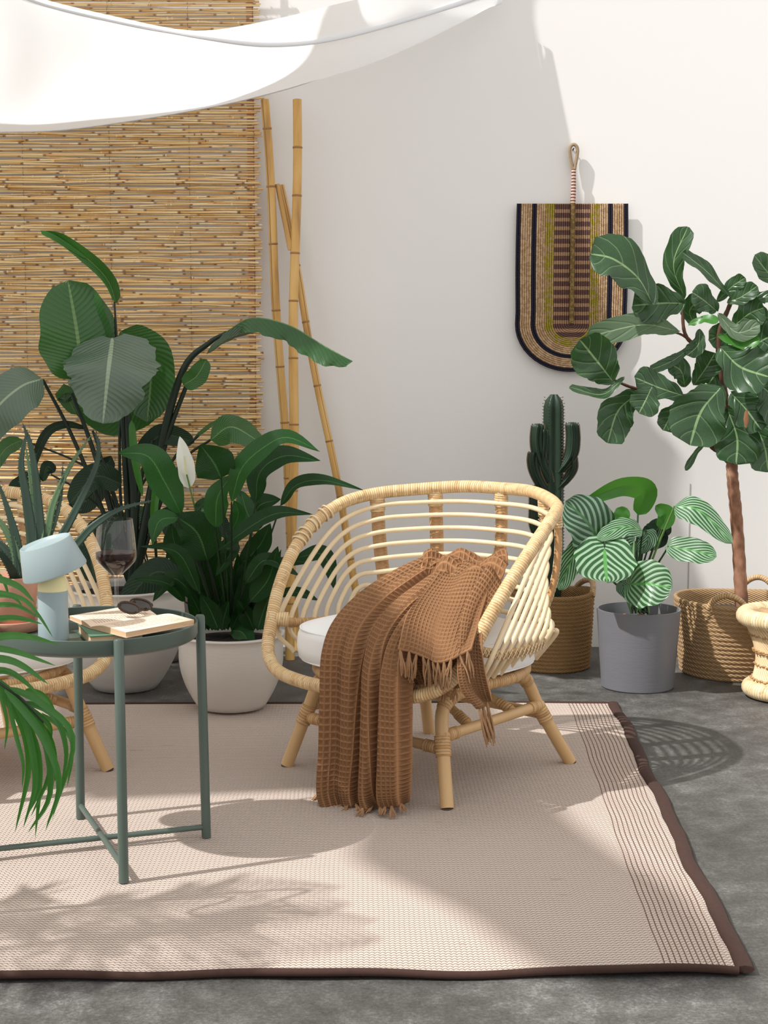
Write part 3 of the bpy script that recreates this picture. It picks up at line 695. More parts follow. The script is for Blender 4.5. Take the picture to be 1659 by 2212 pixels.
# wine glass
c = Vector((P(252, 1300, 3.45).x, 3.45, TZ)); k = 3.45/F
def zof(py): return P(252, py, 3.45).z-TZ
T = thing('wine_glass', 'stemmed wine glass half filled with red wine on the tray', 'glass', c)
oz = [(.036, .0), (.036, .001), (.012, .004), (.0045, .010), (.0040, .05), (.0042, zof(1250)), (.007, zof(1246)), (.012, zof(1242)), (.030, zof(1226)), (.0425, zof(1213)), (.0450, zof(1206)), (.0455, zof(1198)), (.0447, zof(1180)), (.0418, zof(1150)), (.0382, zof(1122)), (.0378, zof(1121))]
b = MB(); b.lathe(oz, c, 64, cap=False); part('bowl_and_stem', b, M['glass'], T)
b = MB(); b.lathe([(.001, zof(1243)), (.010, zof(1241)), (.0280, zof(1224)), (.0405, zof(1211.5)), (.0434, zof(1205)), (.0440, zof(1198)), (.0438, zof(1193)), (.001, zof(1193))], c, 64); flat_auto(part('wine', b, M['wine'], T, label='dark red wine'), 40)

# books and sunglasses
gb = [on(190, 1385, TZ+.001), on(298, 1375, TZ+.001), on(330, 1335, TZ+.001), on(232, 1338, TZ+.001)]
def slab(cs, z0, z1, m, parent, name, ins=0, label=None):
    c_ = sum(cs, Vector())/4; lo = [c_+(p-c_)*(1-ins)+Vector((0, 0, z0-p.z)) for p in cs]; hi = [Vector((p.x, p.y, z1)) for p in lo]
    b = MB(); b.face(lo[::-1]); b.face(hi, [(0, 0), (1, 0), (1, 1), (0, 1)])
    for i in range(4): j = (i+1) % 4; b.face([lo[i], lo[j], hi[j], hi[i]], [(0, 0), (1, 0), (1, 1), (0, 1)])
    return part(name, b, M[m], parent, smooth=False, label=label)
a0 = Vector((P(240, 1360, 3.24).x, 3.24, TZ)); d1 = Vector((.94, .34, 0)).normalized(); d2 = Vector((-.34, .94, 0)).normalized()
def quad(c0, a_, b2, w_, h_): return [c0-a_*w_-b2*h_, c0+a_*w_-b2*h_, c0+a_*w_+b2*h_, c0-a_*w_+b2*h_]
a0 = Vector((tc.x+.035, tc.y-.035, TZ)); gq = quad(a0, d1, d2, .056, .08)
T = thing('closed_book', 'small green closed book lying under the open paperback', 'book', a0)
slab(gq, TZ+.001, TZ+.003, 'greenbook', T, 'cover'); slab(gq, TZ+.003, TZ+.019, 'edges', T, 'pages', .04); slab(gq, TZ+.019, TZ+.021, 'greenbook', T, 'cover')
BZ = TZ+.0215
cr = [on(200, 1351, BZ+.012), on(272, 1364, BZ+.012), on(419, 1338, BZ+.014), on(372, 1313, BZ+.014)]
T = thing('open_book', 'open paperback lying page side up on the tray', 'book', cr[0])
sp0 = G(197, 1350, BZ+.008); sp1 = G(262, 1318, BZ+.008)
A = G(272, 1364, BZ+.013); B = G(419, 1337, BZ+.013)
vx = (B-A); ln = vx.length; W_ = .105; ux = (Vector((vx.x, vx.y, 0))).normalized(); uy = Vector((-ux.y, ux.x, 0))
# spine direction is perpendicular to the near page edge
O = Vector((A.x, A.y, BZ)); ln = min(ln, .17)
# page blocks: near edge along ux; leaves run along uy
def block(x0, x1, bulge, nm, th):
    nx = 12; top = []; Ls = [0, .33, .66, 1]
    f0 = lambda u: th*(.35+.65*min(1, u*3.5)) + bulge*math.sin(min(1, u*1.6)*PI)*.5
    b = MB(); D_ = .105
    rows = []
    for yy in (0, .5, 1):
        rows.append([O+ux*(x0+(x1-x0)*i/nx)+uy*(D_*yy)+Vector((0, 0, f0(i/nx))) for i in range(nx+1)])
    b.grid(rows, uvf=lambda i, j: (i/2, j/nx)); o1 = part('open_page', b, M['page'], T)
    b = MB()
    for row, rev in ((rows[0], 0), (rows[-1], 1)):
        b.grid([[Vector((p.x, p.y, BZ+.001)) for p in row], row])
    e = [r[-1] for r in rows]; b.grid([[Vector((p.x, p.y, BZ+.001)) for p in e], e])
    b.face([O+ux*x0+Vector((0, 0, .001)), O+ux*x1+Vector((0, 0, .001)), O+ux*x1+uy*D_+Vector((0, 0, .001)), O+ux*x0+uy*D_+Vector((0, 0, .001))])
    part('page_block', b, M['edges'], T)
# near right corner is O, right corner B; spine sits left of O
uy = (Vector((B.x-A.x, B.y-A.y, 0))).normalized(); ux = Vector((uy.y, -uy.x, 0)); LP = (Vector((B.x-A.x, B.y-A.y, 0))).length
S0 = Vector((sp0.x, sp0.y, BZ)); wv = Vector((A.x-S0.x, A.y-S0.y, 0)); PW = wv.length; ux = wv.normalized()
L0 = G(150, 1334, BZ+.004); wl = Vector((L0.x-S0.x, L0.y-S0.y, 0))
def block2(w_, th, L_):
    n_ = 12; D = uy*L_; rows = []
    for yy in (0, .5, 1):
        rows.append([S0+w_*(i/n_)+D*yy+Vector((0, 0, th*(.3+.75*math.sin(min(1, (i/n_)*2.2)*PI/2))-.25*th*(i/n_))) for i in range(n_+1)])
    b = MB(); b.grid(rows, uvf=lambda i, j: (j/n_, i/2) ); part('open_page', b, M['page'], T)
    b = MB()
    for row in (rows[0], rows[-1]): b.grid([[Vector((p.x, p.y, BZ+.0012)) for p in row], row])
    e = [r[-1] for r in rows]; b.grid([[Vector((p.x, p.y, BZ+.0012)) for p in e], e]); e = [r[0] for r in rows]; b.grid([[Vector((p.x, p.y, BZ+.0012)) for p in e], e])
    part('page_block', b, M['edges'], T)
    q = [S0-uy*.002, S0+w_*1.03-uy*.002, S0+w_*1.03+D+uy*.002, S0+D+uy*.002]
    b = MB(); b.face([p+Vector((0, 0, .001)) for p in q]); b.face([p for p in q][::-1]); part('cover', b, M['page'], T, smooth=False)
block2(wv, .014, LP); block2(wl, .010, LP*.98)
# sunglasses
gl = on(292, 1322, BZ+.015)
T = thing('sunglasses', 'tortoiseshell sunglasses folded on the open book', 'sunglasses', gl)
e1 = Vector((.82, -.05, .0)).normalized(); e1 = Vector((.42, .90, 0)).normalized(); up = Vector((-.25, .15, .8)).normalized()
for sgn in (-1, 1):
    cc = gl+e1*(.023*sgn)+Vector((0, 0, .013)); ring = []
    for i in range(24):
        a = 2*PI*i/24; ring.append(cc+Vector((1, .0, 0))*.0+(Vector((.93, .36*sgn*0+.1, -.12)).normalized()*math.cos(a)*.0225*(1+.08*math.sin(a)))+up*math.sin(a)*.0125)
    b = MB(); b.tube(ring, .0028, 7, closed=True); part('rim', b, M['tort'], T)
    b = MB(); b.face(ring); o = part('lens', b, M['lens'], T, smooth=False); solid(o, .0015)
    hp = ring[0] if sgn > 0 else ring[12]
    b = MB(); b.tube(cat([hp+Vector((0, 0, .004)), gl+e1*.02*sgn+Vector((.02, .02, .006)), gl-e1*.03*sgn+Vector((.015*sgn, 0, .002))], 12), [.0026]*11+[.003], 6); part('temple', b, M['tort'], T)
b = MB(); b.tube(cat([gl+e1*-.008+Vector((-.005, 0, .021)), gl+Vector((-.005, 0, .024)), gl+e1*.008+Vector((-.005, 0, .021))], 7), .0025, 6); part('bridge', b, M['tort'], T)

# ---------------- rattan chairs ----------------
def chair():
    t = thing('rattan_armchair', 'rattan tub armchair draped with a brown throw in the middle of the rug', 'armchair', (.078, 3.99, .011), math.radians(-40), 'rattan tub armchairs', local=True)
    V = Vector
    def sym(h): return h+[V((-p.x, p.y, p.z)) for p in h[::-1] if abs(p.x) > 1e-6]
    half = [V((0, .375, .70)), V((.11, .355, .70)), V((.21, .29, .692)), V((.30, .20, .68)), V((.345, .10, .655)), V((.362, .0, .60)), V((.358, -.08, .53)), V((.343, -.145, .45)), V((.325, -.19, .375)), V((.295, -.235, .305)), V((.23, -.27, .268)), V((.12, -.295, .258)), V((0, -.30, .257))]
    full = half+[V((-p.x, p.y, p.z)) for p in half[-2:0:-1]]
    ring = cat(full, 170, closed=True)
    b = MB(); b.tube(ring, .0168, 12, closed=True, up=None); hoop = part('hoop', b, M['wrap'], t)
    # bundled peel wound loose on the left shoulder of the hoop
    for k in range(7):
        i = int(170*(.772+.008*k)); p = ring[i]; d = (ring[i+1]-ring[i-1]).normalized(); b = MB()
        n1 = d.cross(V((0, 0, 1))).normalized(); n2 = d.cross(n1)
        b.tube([p+(n1*math.cos(a)+n2*math.sin(a))*.0200+d*.0022*math.sin(a+k) for a in [2*PI*j/16 for j in range(16)]], .0028, 5, closed=True); part('loose_wrap', b, M['cane'], hoop)
    # seat ring
    sr = [V((.27*math.cos(a), .03+.27*math.sin(a), .262)) for a in [2*PI*i/48 for i in range(48)]]
    b = MB(); b.tube(sr, .014, 10, closed=True); part('seat_ring', b, M['wrap2'], t)
    for y in (-.14, -.05, .04, .13, .21):
        x = math.sqrt(max(.01, .27**2-(y-.03)**2)); b = MB(); b.tube([(-x, y, .27), (0, y, .262), (x, y, .27)], .007, 7); part('seat_slat', b, M['pole'], t)
    # posts
    def hoop_at(ang):
        best = min(ring, key=lambda p: abs(math.atan2(p.x, p.y-.0)-ang)+(5 if p.z < .5 else 0)); return best
    for ang in (-56, -30, 0, 30, 56):
        a = math.radians(ang); top = hoop_at(a); bot = V((.25*math.sin(a), .04+.24*math.cos(a), .265)); mid = top.lerp(bot, .55); mid = mid+V((math.sin(a), math.cos(a), 0))*.035
        c_ = cat([top, top.lerp(mid, .5)+V((math.sin(a), math.cos(a), 0))*.012, mid, bot], 16)
        b = MB(); b.tube(c_, .0195, 10, flat=.42, up=(math.sin(a), math.cos(a), 0)); po = part('post', b, M['post'], t)
        b = MB(); d = (c_[1]-c_[0]).normalized(); b.tube([top+d*.004, top+d*.05], .0215, 10, flat=.6, up=(math.sin(a), math.cos(a), 0)); part('binding', b, M['wrap'], po)
        S = V((math.cos(a), -math.sin(a), 0)); Nn = V((math.sin(a), math.cos(a), 0)); b = MB()
        for sg in (-1, 1):
            z = []; n_ = 15
            for i in range(n_*2):
                p = c_[0].lerp(c_[0], 0); f = 1.5+i*12/(n_*2); k_ = int(f); p = c_[k_].lerp(c_[k_+1], f-k_); z.append(p+S*sg*(.017 if i % 2 else -.017)+Nn*(.0085))
            b.tube(z, .0014, 4); z2 = [p-Nn*.017 for p in z]; b.tube(z2, .0014, 4)
        part('lashing', b, M['cane'], po)
    # side rails where the canes end
    for sg in (-1, 1):
        rl = cat([V((sg*.328, -.185, .378)), V((sg*.335, -.10, .355)), V((sg*.325, .02, .345)), V((sg*.285, .16, .34))], 18)
        b = MB(); b.tube(rl, .0125, 9); ra = part('side_rail', b, M['wrap2'], t)
        b = MB()
        for s2 in (-1, 1): b.tube([rl[i]+V((sg*.0135, 0, (.011 if (i+(s2 > 0)) % 2 else -.011))) for i in range(18)], .0018, 4)
        part('lashing', b, M['cane'], ra)
        b = MB(); p = rl[0]; b.tube([p+V((sg*.012, -.01, 0)), p+V((-sg*.03, .03, -.003))], .0195, 10); part('binding', b, M['wrap'], ra)
    # canes
    NC = 9
    for k in range(NC):
        f = (k+1)/(NC+.6); zk = .695-.345*f; s = 1-.13*f
        y0 = -.145+.042*k
        h = [V((0, .372*s, zk)), V((.11*s, .352*s, zk)), V((.21*s, .287*s, zk-.004)), V((.298*s, .195*s, zk-.014))]
        z1 = .35+(zk-.35)*.82; z2 = .35+(zk-.35)*.45
        ya = .195*s; h += [V((.335*s+.004, ya+(y0-ya)*.33, z1)), V((.343*s+.012, ya+(y0-ya)*.66, z2+.01)), V((.349-.006*k, y0, .352)), V((.30-.008*k, y0+.015, .285))]
        fl = [V((-p.x, p.y, p.z)) for p in h[:0:-1]]+h
        b = MB(); b.tube(cat(fl, 90), .0066, 8); part('cane', b, M['cane'], t)
    # legs: two arches
    for sg in (-1, 1):
        pass
    feet = {'fl': V((-.265, -.20, 0)), 'fr': V((.29, -.235, 0)), 'br': V((.285, .30, 0)), 'bl': V((-.20, .315, 0))}
    knee = {'fl': V((-.225, -.165, .14)), 'fr': V((.245, -.195, .14)), 'br': V((.235, .235, .14)), 'bl': V((-.175, .26, .14))}
    for a_, b2 in (('fl', 'bl'), ('fr', 'br')):
        sg = -1 if a_ == 'fl' else 1
        for k_, o_ in ((a_, b2), (b2, a_)):
            dv = (feet[o_]-feet[k_]).normalized()
            top = V((knee[k_].x*.92, knee[k_].y*.88, .21)); c_ = cat([feet[k_], knee[k_], top, top+dv*.035+V((0, 0, .03)), top+dv*.10+V((0, 0, .038)), top.lerp(V((knee[o_].x*.92, knee[o_].y*.88, .21)), .5)+V((0, 0, .038))], 26)
            b = MB(); b.tube(c_, .0165, 12); lg = part('leg', b, M['pole'], t)
            b = MB(); dk = (knee[k_]-feet[k_]).normalized(); b.tube([knee[k_]-dk*.03, knee[k_]+dk*.02], .0195, 12); part('binding', b, M['wrap2'], lg)
            b = MB(); b.tube([feet[k_]+V((0, 0, .000)), feet[k_]+V((0, 0, .004))], .0145, 10); part('foot', b, M['foot'], lg)
            b = MB(); q = cat(c_[11:18], 12); b.tube(q, .0185, 10); part('binding', b, M['wrap2'], lg)
    def bar(p, q, r=.0135, nm='stretcher'):
        b = MB(); b.tube([p, p.lerp(q, .5), q], r, 10); s_ = part(nm, b, M['pole'], t)
        d = (q-p).normalized()
        for e, sg in ((p, 1), (q, -1)):
            b = MB(); b.tube([e+d*sg*.015, e+d*sg*.055], r+.0025, 10); part('binding', b, M['wrap2'], s_)
    kn = {k_: v+V((0, 0, -.004)) for k_, v in knee.items()}
    bar(kn['fl']-V((0, 0, .008)), kn['fr']-V((0, 0, .008))); bar(kn['bl'], kn['br']); bar(kn['fl']+V((0, 0, .022)), kn['bl']+V((0, 0, .022))); bar(kn['fr']+V((0, 0, .022)), kn['br']+V((0, 0, .022)))
    # inner braces rising from the side stretchers to the seat
    for sg in (-1, 1):
        for y in (-.07, .12):
            bar(V((sg*.235, y, .158)), V((sg*.03, y*.6+.02, .245)), .011, 'brace')
    return t
def cushion_obj(label, loc, rz, grp='white seat cushions'):
    b = MB(); rows = []; n = 64
    for (s, z) in ((.0, .0), (.7, .0), (.94, .004), (.985, .014), (1.0, .04), (1.0, .07), (.985, .086), (.96, .092), (.85, .100), (.6, .112), (.3, .117), (0.001, .118)):
        row = []
        for i in range(n):
            a = 2*PI*i/n; ex = 2/3.2; cx = math.copysign(abs(math.cos(a))**ex, math.cos(a)); cy = math.copysign(abs(math.sin(a))**ex, math.sin(a))
            wob = 1+.01*math.sin(a*5+z*40)
            row.append(Vector((.287*cx*s*wob, (.255*cy-.0)*s*wob*(1 if cy < 0 else .95), z)))
        rows.append(row)
    b.grid(rows, cu=True); t = thing('seat_cushion', label, 'cushion', loc, rz, grp, local=True)
    part('pad', b, M['cushion'], t)
    for z, s in ((.0885, .978), (.009, .968)):
        row = []
        for i in range(n):
            a = 2*PI*i/n; ex = 2/3.2; cx = math.copysign(abs(math.cos(a))**ex, math.cos(a)); cy = math.copysign(abs(math.sin(a))**ex, math.sin(a))
            row.append(Vector((.287*cx*s, .255*cy*s*(1 if cy < 0 else .95), z)))
        b = MB(); b.tube(row, .0028, 6, closed=True); part('piping', b, M['cushion'], t)
    return t
def copy_tree(o, parent=None):
    c_ = o.copy(); col.objects.link(c_); c_.parent = parent
    for ch in list(o.children): copy_tree(ch, c_)
    return c_
ch1 = chair()
lc = Vector((-1.085, 3.96, .011))
ch2 = copy_tree(ch1); ch2.location = lc; ch2.rotation_euler = (0, 0, math.radians(40)); ch2['label'] = 'rattan tub armchair cut off by the left side of the picture behind the side table'
def cush_loc(o, dy): r_ = o.rotation_euler.z; return o.location+Vector((-math.sin(r_)*dy, math.cos(r_)*dy, .277))
cushion_obj('white seat cushion under the brown throw', cush_loc(ch1, .015), ch1.rotation_euler.z)
cushion_obj('white seat cushion in the chair at the left edge', cush_loc(ch2, .015), ch2.rotation_euler.z)

# ---------------- throw ----------------
def fold(t, Lp, Rp, nfold, amp, depthfn=None, nx=60, ny=70, cells=(22, 40), phase=0, bias=None, valleys=None):
    L_ = cat([P(*q) for q in Lp], ny); R_ = cat([P(*q) for q in Rp], ny); rows = []
    for i in range(ny):
        tt = i/(ny-1); row = []
        for j in range(nx):
            u = j/(nx-1); p = L_[i].lerp(R_[i], u); ax = (R_[i]-L_[i]).normalized()
            out = Vector((ax.y, -ax.x, 0)).normalized()*1.0
            if out.y > 0: out = -out
            A_ = amp*(depthfn(tt) if depthfn else 1)
            s_ = math.sin(2*PI*nfold*u+phase+.5*math.sin(tt*3))
            s_ = math.copysign(abs(s_)**.7, s_)
            if valleys:
                s_ = .55+.35*math.sin(u*9+tt*2)
                for vc, vw, vd in valleys: s_ -= vd*math.exp(-((u-vc-.03*math.sin(tt*4+vc*9))/vw)**2)
                s_ -= 1.2*max(0, .05-u)/.05+1.2*max(0, u-.95)/.05
            up_ = Vector((0, 0, 1))*max(0, 1-tt*2.6)
            p = p+(out*(.25+.75*min(1, tt*2.6))+up_)*A_*s_+Vector((0, 0, .35))*0
            if bias: p = p+bias(u, tt)
            row.append(p)
        rows.append(row)
    b = MB(); b.grid(rows, uvf=lambda i, j: (j/(nx-1)*cells[0], i/(ny-1)*cells[1]))
    o = part('blanket_fold', b, M['throw'], t); solid(o, .007, 0); return rows
def tassel(t, p, d, L=.05, w_=.007):
    b = MB(); d = Vector(d).normalized()
    for k in range(7):
        o_ = Vector((R.uniform(-1, 1), R.uniform(-.6, .6), 0))*w_; e = p+d*L*R.uniform(.85, 1.1)+o_
        b.tube(cat([p, p+d*L*.25+o_*.25, p+d*L*.6+o_*.9, e], 6), [.0022, .0034, .0024, .0024, .0018, .0012], 5)
    part('tassel', b, M['tassel'], t)
def throw():
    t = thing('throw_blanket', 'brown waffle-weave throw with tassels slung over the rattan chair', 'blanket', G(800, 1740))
    # hanging panel
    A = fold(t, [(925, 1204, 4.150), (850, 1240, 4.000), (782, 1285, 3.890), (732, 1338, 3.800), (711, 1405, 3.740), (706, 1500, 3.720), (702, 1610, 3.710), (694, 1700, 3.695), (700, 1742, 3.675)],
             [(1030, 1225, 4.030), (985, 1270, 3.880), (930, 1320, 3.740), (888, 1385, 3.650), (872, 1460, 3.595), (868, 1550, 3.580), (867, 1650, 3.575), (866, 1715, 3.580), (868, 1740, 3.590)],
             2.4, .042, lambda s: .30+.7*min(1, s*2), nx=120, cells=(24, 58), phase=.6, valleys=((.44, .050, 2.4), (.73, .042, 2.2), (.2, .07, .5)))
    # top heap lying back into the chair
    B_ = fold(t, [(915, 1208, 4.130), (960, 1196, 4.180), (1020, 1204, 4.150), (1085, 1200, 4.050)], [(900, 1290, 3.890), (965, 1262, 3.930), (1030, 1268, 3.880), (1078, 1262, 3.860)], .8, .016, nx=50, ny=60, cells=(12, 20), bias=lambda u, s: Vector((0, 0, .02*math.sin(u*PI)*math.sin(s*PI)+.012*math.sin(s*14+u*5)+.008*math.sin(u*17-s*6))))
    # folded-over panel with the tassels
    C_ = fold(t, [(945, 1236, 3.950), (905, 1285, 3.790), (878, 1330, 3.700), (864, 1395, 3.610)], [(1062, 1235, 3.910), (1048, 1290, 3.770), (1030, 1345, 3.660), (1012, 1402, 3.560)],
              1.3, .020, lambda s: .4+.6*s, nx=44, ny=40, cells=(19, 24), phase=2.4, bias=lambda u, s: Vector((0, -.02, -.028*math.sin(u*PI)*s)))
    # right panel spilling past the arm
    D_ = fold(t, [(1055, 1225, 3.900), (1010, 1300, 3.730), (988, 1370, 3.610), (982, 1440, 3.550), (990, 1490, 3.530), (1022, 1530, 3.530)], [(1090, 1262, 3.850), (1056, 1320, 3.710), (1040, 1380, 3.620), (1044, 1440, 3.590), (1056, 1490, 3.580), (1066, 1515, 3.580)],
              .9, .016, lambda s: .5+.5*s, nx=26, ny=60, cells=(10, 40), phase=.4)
    D2 = fold(t, [(868, 1400, 3.670), (885, 1440, 3.670), (905, 1475, 3.670)], [(1000, 1405, 3.620), (1000, 1450, 3.620), (1000, 1490, 3.620)], 1.6, .014, nx=30, ny=20, cells=(14, 12), phase=1)
    n = len(C_[-1])
    for k in range(11):
        p = C_[-1][int((k+.5)/11*(n-1))]; tassel(t, p, (R.uniform(-.3, .3), -.1, -1), .062, .010)
    n = len(D_[-1])
    for k in range(5):
        p = D_[-1][int((k+.5)/5*(n-1))]; tassel(t, p, (.25+R.uniform(-.15, .15), -.1, -1), .085, .008)
    n = len(A[-1])
    for k in range(16):
        p = A[-1][int((k+.5)/16*(n-1))]; tassel(t, p+Vector((0, 0, .004)), (R.uniform(-.6, .6), -1, -.3), R.uniform(.03, .05), .008)
    for k in range(3):
        p = A[-9][0]; tassel(t, p+Vector((0, 0, -.02*k)), (-.8, -.1, -1), .05, .007)
    for k in range(5):
        p = D2[-1][6*k]; tassel(t, p, (R.uniform(-.2, .2), 0, -1), .03, .008)
throw()

# ---------------- woven wall fan ----------------
def fan():
    def c3(px, py, dy=0): return P(px, py, WY-.02-dy)
    top = c3(1236, 440); R0 = abs(P(1358, 500, WY-.02).x-P(1114, 500, WY-.02).x)/2; Ls = top.z-c3(1236, 700).z
    cx = (P(1358, 500, WY-.02).x+P(1114, 500, WY-.02).x)/2; Rb = c3(1236, 700).z-c3(1236, 803).z
    t = thing('woven_fan', 'striped woven straw hand fan hanging on the wall', 'fan', (cx, WY-.02, top.z))
    def fanmat(name, c1, c2, chk=None, per=.013):
        n = NT(name); u, v = n.uv(); f = n.noise(60, detail=2)
        tw = band(n, n.math('ADD', v, n.math('MULTIPLY', u, .004)), .0042)
        base = n.mix(f, c1, tuple(x*.8 for x in c1))
        oz_ = n.n('SeparateXYZ', {0: n.obj()}).outputs[2]
        cell = n.math('GREATER_THAN', n.math('FRACT', n.math('DIVIDE', n.math('ADD', oz_, 5), per)), .58)
        if c2: base = n.mix(cell if chk == 'cell' else n.math('GREATER_THAN', n.noise(90, detail=1), .5), base, c2)
        base = n.mix(n.math('MULTIPLY', n.math('LESS_THAN', tw, .3), .45), base, (.12, .06, .03))
        return n.finish(base, .7, tw, .002, .7, .2)
    tan = (.56, .36, .20)
    mats = [fanmat('fan_purple', (.17, .085, .075), (.46, .28, .16), 'cell', .030), fanmat('fan_yellow', (.42, .35, .03), (.50, .33, .17)), fanmat('fan_tan', tan, (.66, .45, .27)),
            fanmat('fan_navy', (.012, .016, .04), None), fanmat('fan_navy_edge', (.012, .014, .035), None)]
    bands = [(.02, .30, 0), (.30, .50, 1), (.50, .66, 2), (.66, .74, 3), (.74, .91, 2), (.91, 1.0, 4)]
    rowsN = 25; sp_ = R0/rowsN
    for lo, hi, mi in bands:
        b = MB()
        k0 = int(round(lo*rowsN)); k1 = int(round(hi*rowsN))
        for k in range(k0, k1):
            d = (k+.5)*sp_; dz = d*(Rb/R0) if d > .0 else 0; pts = []
            tap = 1-.03
            for i in range(9): s_ = i/9; pts.append(Vector((cx-d*(.985+.015*math.sin(s_*PI)), WY-.021, top.z-Ls*s_)))
            na = 22
            for i in range(na+1):
                a = PI+PI*i/na; pts.append(Vector((cx+d*math.cos(a), WY-.021, top.z-Ls+dz*math.sin(a))))
            for i in range(8, -1, -1): s_ = i/9; pts.append(Vector((cx+d*(.985+.015*math.sin(s_*PI)), WY-.021, top.z-Ls*s_)))
            b.tube(pts, sp_*.56, 6, flat=.9)
        part('woven_band', b, mats[mi], t)
    b = MB(); b.tube([Vector((cx, WY-.032, top.z+.002-Ls*i/12)) for i in range(13)], .0085, 10); part('spine', b, fanmat('fan_spine', (.20, .12, .04), (.28, .19, .07), None), t)
    hz = c3(1237, 372).z
    n = NT('striped_handle'); u, v = n.uv(); st = n.math('GREATER_THAN', n.math('FRACT', n.math('DIVIDE', v, .011)), .55)
    hm = n.finish(n.mix(st, (.66, .50, .40), (.19, .055, .05)), .8, band(n, v, .0055), .002, .6)
    b = MB(); b.tube([Vector((cx, WY-.03, top.z)), Vector((cx+.002, WY-.028, (top.z+hz)/2)), Vector((cx+.002, WY-.026, hz+.01))], [.0095, .0085, .0075], 12); part('handle', b, hm, t)
    hc = c3(1238, 335).z; b = MB(); lp = cat([Vector((cx, 0, hz)), Vector((cx-.013, 0, hc+.012)), Vector((cx-.006, 0, c3(1238, 314).z)), Vector((cx+.008, 0, c3(1238, 314).z)), Vector((cx+.015, 0, hc+.01)), Vector((cx+.003, 0, hz))], 26)
    b.tube([Vector((p.x, WY-.022, p.z)) for p in lp], .0062, 8); part('loop', b, m_jute('fan_loop', (.70, .54, .38), (.60, .44, .28)), t, label='pale twisted loop')
    b = MB(); b.tube([Vector((cx+.001, WY+.0, hc+.02)), Vector((cx+.001, WY-.03, hc+.022))], .0025, 8); part('nail', b, M['foot'], t)
fan()

# ---------------- baskets ----------------
def basket(name, label, c, r, rb, h, rows, mat, handles):
    t = thing(name, label, 'basket', c, group='jute plant baskets')
    pr = []
    for k in range(rows):
        for s_ in range(4):
            f = (k+s_/4)/rows; rr = rb+(r-rb)*f**.8+.0022*math.sin(s_/4*2*PI-PI/2)
            pr.append((rr, h*f))
    pr += [(r, h), (r-.006, h+.004), (r-.013, h), (r-.014, h-.02), (r-.018, h*.5), (rb-.015, .012), (.001, .012)]
    pr = [(.001, 0), (rb-.01, 0)]+pr
    def fn(q, a, k): return q*(1+.008*math.sin(a*3+1))+Vector((0, 0, .004*math.sin(a*2+k*.02) if q.z > h*.8 else 0))
    b = MB(); b.lathe(pr, c, 120, fn, cap=False); part('body', b, M[mat], t)
    for az, span, hh in handles:
        a = math.radians(az); pts = []
        for i in range(15):
            s_ = i/14; aa = a+(s_-.5)*span/r; pts.append(Vector((c.x+(r-.004)*math.cos(aa), c.y+(r-.004)*math.sin(aa), h-.012+hh*math.sin(s_*PI)**.6)))
        b = MB(); b.tube(pts, .010, 10); part('handle', b, m_wrap_j, t)
    return t
m_wrap_j = m_wrap('jute_handle', (.42, .26, .12), (.56, .37, .19), .008, (.16, .08, .03))
c = P(1192, 1400, 5.33); c.z = 0
basket('jute_basket', 'brown jute basket holding the cactus behind the rattan chair', c, .142, .128, .262, 20, 'jute', [(15, .17, .045), (200, .17, .045)])
# cactus
T = thing('cactus', 'dark green column cactus with short side arms', 'cactus', c+Vector((0, 0, .015)))
b = MB(); b.lathe([(.001, .0), (.085, .001), (.105, .2), (.10, .2), (.08, .18), (.001, .18)], c+Vector((0, 0, .015)), 30); part('nursery_pot', b, M['foot'], T)
b = MB(); b.lathe([(.1, .18), (.05, .19), (.001, .192)], c+Vector((0, 0, .015)), 20); part('soil', b, M['soil'], T)
def column(pts, r0, name, ribs=5, rot=.3, taper=.85):
    w3 = cat([P(*q) for q in pts], 34); b = MB(); n = len(w3); rows = []; seg = ribs*6; sp_ = MB()
    for i in range(n):
        t_ = i/(n-1); r_ = r0*(1-(1-taper)*t_)*(1 if t_ < .93 else math.sqrt(max(0.02, 1-((t_-.93)/.075)**2)))*(.75+.25*min(1, t_*8))
        row = []
        for j in range(seg):
            a = 2*PI*j/seg+rot; k_ = abs(math.cos((a-rot)*ribs/2)); rr = r_*(.66+.40*k_**1.6)
            row.append(w3[i]+Vector((math.cos(a)*rr, math.sin(a)*rr, 0)))
        rows.append(row)
        if i < n-1:
            for q in range(ribs):
                a = 2*PI*q/ribs+rot
                for hh in (0, .5):
                    e = w3[i].lerp(w3[i+1], hh)+Vector((math.cos(a), math.sin(a), 0))*r_*1.05; d = Vector((math.cos(a), math.sin(a), .3)); s_ = Vector((-math.sin(a), math.cos(a), 0))
                    sp_.face([e-Vector((0, 0, .0022)), e+Vector((0, 0, .0022)), e+d*.0065]); sp_.face([e-s_*.001, e+s_*.001, e+d*.007])
    b.grid(rows, cu=True); b.face(rows[-1]); o = part(name, b, M['cactus'], T); x = part('spines', sp_, M['spine'], o, smooth=False, kind='stuff')
Yc = 5.33
column([(1192, 1300, Yc), (1194, 1150, Yc), (1196, 1000, Yc), (1197, 852, Yc)], .040, 'column', 5, .35, .84)
for pts, r_ in (([(1185, 1040), (1165, 985), (1160, 950), (1163, 915)], .021), ([(1185, 1075), (1160, 1030), (1152, 1000), (1154, 975)], .018), ([(1208, 1020), (1232, 985), (1238, 950), (1236, 912)], .022),
                ([(1206, 1055), (1228, 1030), (1237, 1010), (1236, 985)], .015), ([(1180, 1180), (1160, 1140), (1158, 1100), (1158, 1048)], .022), ([(1180, 1020), (1172, 1000), (1176, 960), (1176, 925)], .018)):
    column([(q[0], q[1], Yc-.02) for q in pts], r_, 'arm', 5, .8, .95)

